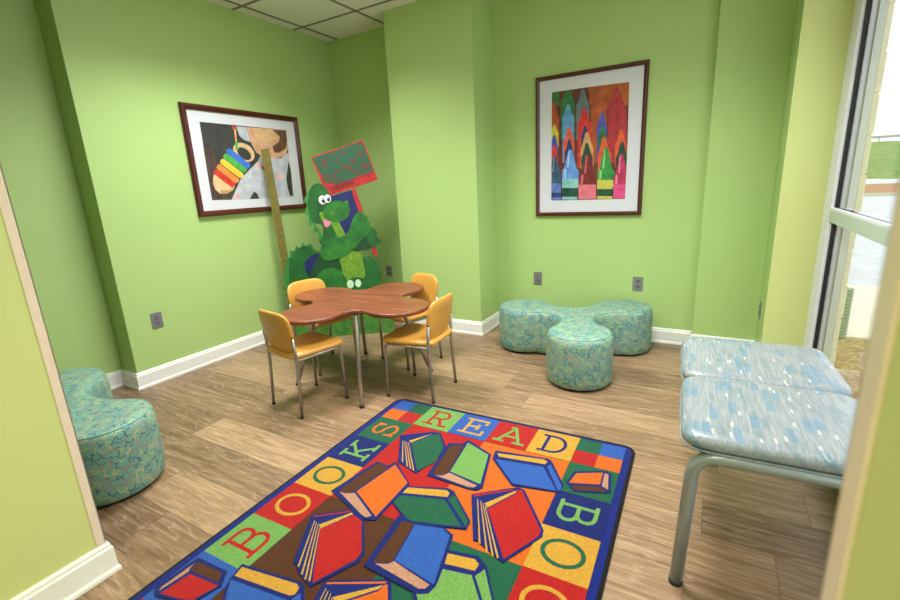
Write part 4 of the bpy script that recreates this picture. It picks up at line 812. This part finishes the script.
# ------------------------------------------------------------------ dragon cutout
def dragon():
    (ox, oy), an = DRAGON_FRAME
    t = empty('dragon_cutout', (ox, oy, 0), an, 0.0)
    t.rotation_mode = 'XYZ'; t.rotation_euler = (math.radians(-3), 0, an)
    tag(t, 'painted plywood green dragon holding a red sign, standing in the corner behind the table', 'cutout')
    F = lambda u, v, w: (u, -w, v)
    D = DRAGON
    g_dark = painted('dragon_dark', (8, 56, 30), (14, 72, 34), 9); g_mid = painted('dragon_mid', (12, 74, 34), (30, 102, 38), 8)
    g_hi = painted('dragon_light', (18, 86, 34), (44, 122, 42), 9); g_belly = painted('dragon_belly', (78, 126, 32), (116, 156, 44), 40)
    g_spike = painted('dragon_spikes', (30, 106, 50), (60, 136, 60), 14); g_grass = painted('painted_grass', (48, 106, 36), (82, 138, 52), 18)
    g_tuft = painted('painted_tufts', (20, 84, 34), (36, 104, 40), 30); navy = painted('bag_navy', (12, 22, 76), (18, 34, 100), 18)
    red = painted('sign_red', (160, 20, 30), (182, 34, 38), 20); mott = painted('sign_mottle', (20, 84, 58), (104, 36, 42), 17)
    for e_, p_ in zip([q for q in mott.node_tree.nodes if q.type == 'VALTORGB'][0].color_ramp.elements, (.48, .66)): e_.position = p_
    wh = painted('eye_white', (232, 238, 244), (240, 244, 248)); blk = painted('pupil', (14, 16, 34), (20, 24, 60)); pk = painted('tongue_pink', (232, 100, 142), (240, 126, 160))
    toe = painted('toe_white', (170, 214, 170), (196, 226, 190)); lead = painted('scrawl', (20, 18, 20), (34, 26, 26)); ply = painted('ply_edge', (120, 92, 58), (146, 116, 78), 60)
    def E(c, n=22, sx=1.0, sy=1.0): return [(c[0] + c[2] * sx * math.cos(2 * PI * k / n), c[1] + c[3] * sy * math.sin(2 * PI * k / n)) for k in range(n)]
    def sm(P, n=4):
        P3 = [Vector((a, b_, 0)) for a, b_ in P]; P3 = P3[-2:] + P3 + P3[:3]; q = catmull(P3, n)
        return [(v.x, v.y) for v in q[2 * n:(len(P3) - 3) * n]]
    # grass board
    b = MB(); b.prism(D['board'], 0.0, 0.014, g_grass, ply, F)
    rnd = random.Random(3)
    for k in range(16):
        u = rnd.uniform(0.0, .70); v = rnd.uniform(.03, .30)
        for j in range(5):
            a = (j - 2) * .35; b.prism([(u + (j - 2) * .006 - .004, v), (u + (j - 2) * .006 + .004, v), (u + (j - 2) * .006 + math.sin(a) * .03, v + .03 * math.cos(a))], .0135, .0145 + .00005 * j, g_tuft, frame=F)
    b.build('grass_board', t)
    # body
    b = MB(); w = [0.016]
    def lay(P, m, s=True, back=None):
        w[0] += 0.00022
        b.prism(sm(P) if s else P, 0.0145 if back is None else back, w[0], m, ply if m is not blk else m, F)
    lay(D['tailspikes'], g_spike, False); lay(D['tail'], g_mid); lay(D['bluepatch'], navy); lay(D['rleg'], g_mid); lay(D['torso'], g_dark, True)
    lay(D['belly'], g_belly); lay(D['lknee'], g_hi); lay(D['foot'], g_mid)
    for k in ('toe1', 'toe2'): lay(E(D[k]), toe, False)
    b.build('body', t)
    b = MB(); lay(D['bluebag'], navy, False); b.build('blue_bag', t)
    b = MB()
    for s_ in D['spikes']: lay(s_, g_spike, False)
    lay(D['head'], g_mid); lay(D['mouth'], g_belly); lay(D['neck'], g_belly, False); lay(D['snout'], g_hi)
    for k in ('nos1', 'nos2'): lay(E(D[k]), g_belly, False); lay(E(D[k], sx=.5, sy=.5), g_dark, False)
    hd = b.build('head', t)
    b = MB(); lay(D['tongue'], pk); b.build('tongue', hd)
    for e1, p1 in (('eye1', 'pup1'), ('eye2', 'pup2')):
        b = MB(); lay(E(D[e1]), wh, False); o = b.build('eye', hd)
        b = MB(); lay(E(D[p1]), blk, False); c = D[p1]; lay([(c[0] - .004 + .006 * math.cos(a), c[1] + .012 + .006 * math.sin(a)) for a in [k * PI / 5 for k in range(10)]], wh, False); b.build('pupil', hd)
    b = MB(); lay(D['forearm'], g_dark); lay(D['hand2'], g_mid); lay(D['arm'], g_hi); b.build('arm', t)
    # sign and its pole
    b = MB(); b.prism(D['pole'], 0.0, 0.0165, red, red, F); b.build('sign_pole', t)
    b = MB(); b.prism(D['sign'], 0.001, 0.0145, red, ply, F); b.prism(D['signgreen'], 0.014, 0.0150, mott, frame=F); sg = b.build('sign_board', t)
    # lettering along the lower edge of the board
    bl, br, tr, tl = Vector(D['sign'][3]), Vector(D['sign'][2]), Vector(D['sign'][1]), Vector(D['sign'][0])
    ud = (br - bl).normalized(); vd = Vector((-ud.y, ud.x))
    GL = {'S': [[(.9, .85), (.5, 1), (.1, .8), (.2, .55), (.8, .45), (.9, .2), (.5, 0), (.1, .15)]], 'U': [[(.1, 1), (.1, .2), (.5, 0), (.9, .2), (.9, 1)]], 'B': [[(.1, 0), (.1, 1), (.7, .95), (.75, .6), (.1, .52), (.85, .45), (.9, .1), (.1, 0)]],
          'R': [[(.1, 0), (.1, 1), (.8, .95), (.8, .6), (.1, .5), (.9, 0)]], 'A': [[(0, 0), (.5, 1), (1, 0)], [(.2, .4), (.8, .4)]], 'N': [[(.1, 0), (.1, 1), (.9, 0), (.9, 1)]],
          'P': [[(.1, 0), (.1, 1), (.8, .95), (.8, .55), (.1, .45)]], 'E': [[(.9, 1), (.1, 1), (.1, 0), (.9, 0)], [(.1, .5), (.7, .5)]], 'D': [[(.1, 0), (.1, 1), (.7, .85), (.9, .5), (.7, .1), (.1, 0)]], 'I': [[(.5, 0), (.5, 1)]],
          'T': [[(.5, 0), (.5, 1)], [(0, 1), (1, 1)]], 'C': [[(.9, .85), (.5, 1), (.1, .7), (.1, .3), (.5, 0), (.9, .15)]]}
    b = MB()
    def write(word, u0, v0, cw, ch, adv, th):
        for i, chh in enumerate(word):
            for st in GL[chh]:
                for p, q in zip(st[:-1], st[1:]):
                    a = bl + ud * (u0 + i * adv + p[0] * cw) + vd * (v0 + p[1] * ch); c = bl + ud * (u0 + i * adv + q[0] * cw) + vd * (v0 + q[1] * ch)
                    d = (c - a).normalized(); nn = Vector((-d.y, d.x)) * th / 2
                    b.prism([tuple(a + nn), tuple(a - nn), tuple(c - nn), tuple(c + nn)], .0140, .0156, lead, frame=F)
    write('SUBURBAN', .052, .024, .019, .046, .0262, .0055)
    write('PEDIATRICS', .275, .052, .0095, .019, .0155, .0026)
    b.build('lettering', sg)
    # measuring stick
    st = D['stick']; a, c, d, e_ = [Vector(q) for q in st]
    b = MB(); stick = painted('yellow_stick', (98, 92, 38), (124, 114, 50), 30)
    b.prism(st, 0.0, 0.012, stick, stick, F)
    L = (d - c).length
    for k in range(1, 60):
        f = k / 60; p = c + (d - c) * f; q = a + (e_ - a) * f; m = p + (q - p) * (.55 if k % 6 == 0 else .25)
        dn = (d - c).normalized() * .0016
        b.prism([tuple(p + dn), tuple(p - dn), tuple(m - dn), tuple(m + dn)], .0115, .0124, ply, frame=F)
    b.build('measuring_stick', t)
    for u in (.02, .45):
        b = MB(); b.box((u, .0, .0), (u + .04, .012, .33), ply); b.build('rear_batten', t)
dragon()

# ------------------------------------------------------------------ outdoors
M_ASPH = plain('parking_asphalt', (196, 197, 202), 0.9, var=0.12, vscale=5)
M_CONC = plain('pale_sidewalk', (222, 212, 192), 0.9, var=0.06, vscale=4)
M_GRASS = painted('lawn', (84, 116, 48), (128, 150, 74), 1.2, 0.95)
M_STRAW = painted('pine_straw', (120, 92, 52), (196, 168, 112), 40, 0.95)
M_MULCH = painted('bark_mulch', (146, 92, 60), (180, 124, 86), 6, 0.95)
M_CURB = plain('curb_concrete', (190, 184, 164), 0.9)
M_CBRICK = plain('cream_painted_brick', (226, 221, 192), 0.8, var=0.06, bmp=0.3)
M_PIPE = plain('sage_corrugated_pipe', (126, 146, 120), 0.6)
M_GALV = plain('galvanised_rail', (150, 156, 158), 0.5, 0.4)
G = -0.10
def ground(name, x0, y0, x1, y1, z, mat):
    b = MB(); b.box((x0, y0, z - .05), (x1, y1, z), mat); return struct(b, name)
ground('ground_straw_bed', XW + 0.09, -3, 4.0, 4.72, G, M_STRAW)
ground('ground_sidewalk', XW + 0.09, 4.72, 6.0, 6.95, G, M_CONC)
ground('ground_parking_lot', -8, 6.95, 26, 29, G - .02, M_ASPH)
ground('ground_road', -8, 46, 30, 60, G - .02, M_ASPH)
b = MB(); b.prism([(-8, 29), (26, 29), (26, 46), (-8, 46)], G - .05, G + .06, M_MULCH); struct(b, 'ground_mulch_island')
b = MB(); b.box((-8, 28.7, G - .05), (26, 29, G + .12), M_CURB); struct(b, 'trim_4')
M_NEEDLE1 = plain('needle_pale', (206, 176, 118), 0.9)
M_NEEDLE2 = plain('needle_brown', (158, 116, 66), 0.9)
# straw needles lying on the bed
b = MB(); rnd = random.Random(5)
for k in range(3600):
    x, y = rnd.uniform(XW + .12, 1.9), rnd.uniform(1.9, 4.58); a = rnd.uniform(0, PI); l = rnd.uniform(.03, .07); z = G + rnd.uniform(.002, .02)
    d = Vector((math.cos(a), math.sin(a), rnd.uniform(-.12, .12))) * l; n = Vector((-math.sin(a), math.cos(a), 0)) * .0016
    p = Vector((x, y, z)); b.add([p - n, p + n, p + n + d, p - n + d, p + Vector((0, 0, .0015)), p + d + Vector((0, 0, .0015))], [(0, 1, 4), (2, 3, 5), (0, 4, 5, 3), (1, 2, 5, 4), (0, 3, 2, 1)], (M_NEEDLE1, M_NEEDLE2)[k % 2])
tag(b.build('pine_straw', fix=False), 'tan pine straw covering the bed outside the window', 'mulch', kind='stuff')
# grassy bank beyond the road
b = MB(); n = 24; vs = []; fs = []
for i in range(n + 1):
    for j in range(9):
        x = -10 + 50 * i / n; y = 60 + 4 * j; vs.append((x, y, G + 4.7 * (j / 8) ** .9 + .12 * math.sin(i * 1.3 + j)))
for i in range(n):
    for j in range(8): a = i * 9 + j; fs.append((a, a + 9, a + 10, a + 1))
b.add(vs, fs, M_GRASS, True); struct(b, 'ground_grass_bank')
ground('ground_upper_road', -10, 92, 40, 140, 4.55, M_MULCH)
# guardrail on the bank
t = empty('guardrail', (18, 93, 4.6)); tag(t, 'galvanised guardrail along the far road outside the window', 'guardrail')
b = MB(); b.box((-14, -.04, .55), (22, .04, .95), M_GALV, .03); b.build('rail_beam', t)
for k in range(10):
    b = MB(); b.box((-13 + 3.8 * k, .04, -.3), (-12.85 + 3.8 * k, .2, 1.0), M_GALV); b.build('post', t)
# utility wires
for k, (z0, z1) in enumerate(((11.3, 12.2), (10.2, 10.9), (8.9, 9.4))):
    b = MB(); P = [(-10 + 60 * i / 12, 118, z0 + (z1 - z0) * i / 12 - .9 * math.sin(PI * i / 12)) for i in range(13)]
    b.tube(P, .045, M_GALV, 6); tag(b.build('utility_wire'), ('topmost', 'middle', 'lowest')[k] + ' of three utility wires crossing the white sky outside', 'wire', 'utility wires')
# cream brick pier beside the window: courses with uneven quoins
b = MB(); rnd = random.Random(9); z = G
b.box((XW + .09, 3.16, G - .05), (XW + .094, 3.6, 3.2), M_CBRICK)
while z < 3.1:
    h = .19; dx = rnd.uniform(-.002, .003); b.box((XW + .092, 3.09, z + .004), (XW + .119 + dx, 3.75, z + h - .004), M_CBRICK, .004)
    b.box((XW + .094, 3.094, z - .004), (XW + .113, 3.74, z + .004), M_CBRICK); z += h
struct(b, 'wall_outside')
# corrugated drain pipe
b = MB(); P = []; R_ = []
for k in range(60): P.append((.985, 4.66, G + .0 + .42 * k / 59)); R_.append(.033 if k % 4 < 2 else .041)
b.tube(P, R_, M_PIPE, 16); tag(b.build('drain_pipe'), 'short sage green corrugated pipe standing in the pine straw outside the window', 'pipe')

# ------------------------------------------------------------------ sky
w = bpy.data.worlds.new('overcast_sky'); scn.world = w; w.use_nodes = True
bg = w.node_tree.nodes['Background']; bg.inputs[0].default_value = (0.93, 0.96, 1.0, 1); bg.inputs[1].default_value = SKY_E

# ------------------------------------------------------------------ camera
cam = bpy.data.cameras.new('camera'); co = bpy.data.objects.new('camera', cam); COL.objects.link(co); scn.camera = co
Rw = CAM_R  # rows: camera x right, y down, z forward in world axes
co.matrix_world = Matrix(((Rw[0][0], -Rw[1][0], -Rw[2][0], 0), (Rw[0][1], -Rw[1][1], -Rw[2][1], 0), (Rw[0][2], -Rw[1][2], -Rw[2][2], 1.27), (0, 0, 0, 1)))
cam.sensor_width = 36; cam.lens = 450.908 / 900 * 36; cam.clip_start = 0.02; cam.clip_end = 400
cam.dof.use_dof = True; cam.dof.focus_distance = 2.7; cam.dof.aperture_fstop = 2.8

scn.view_settings.view_transform = 'Standard'; scn.view_settings.look = 'None'; scn.view_settings.gamma = 1.0; scn.view_settings.use_curve_mapping = False
scn.view_settings.exposure = EXPOSURE
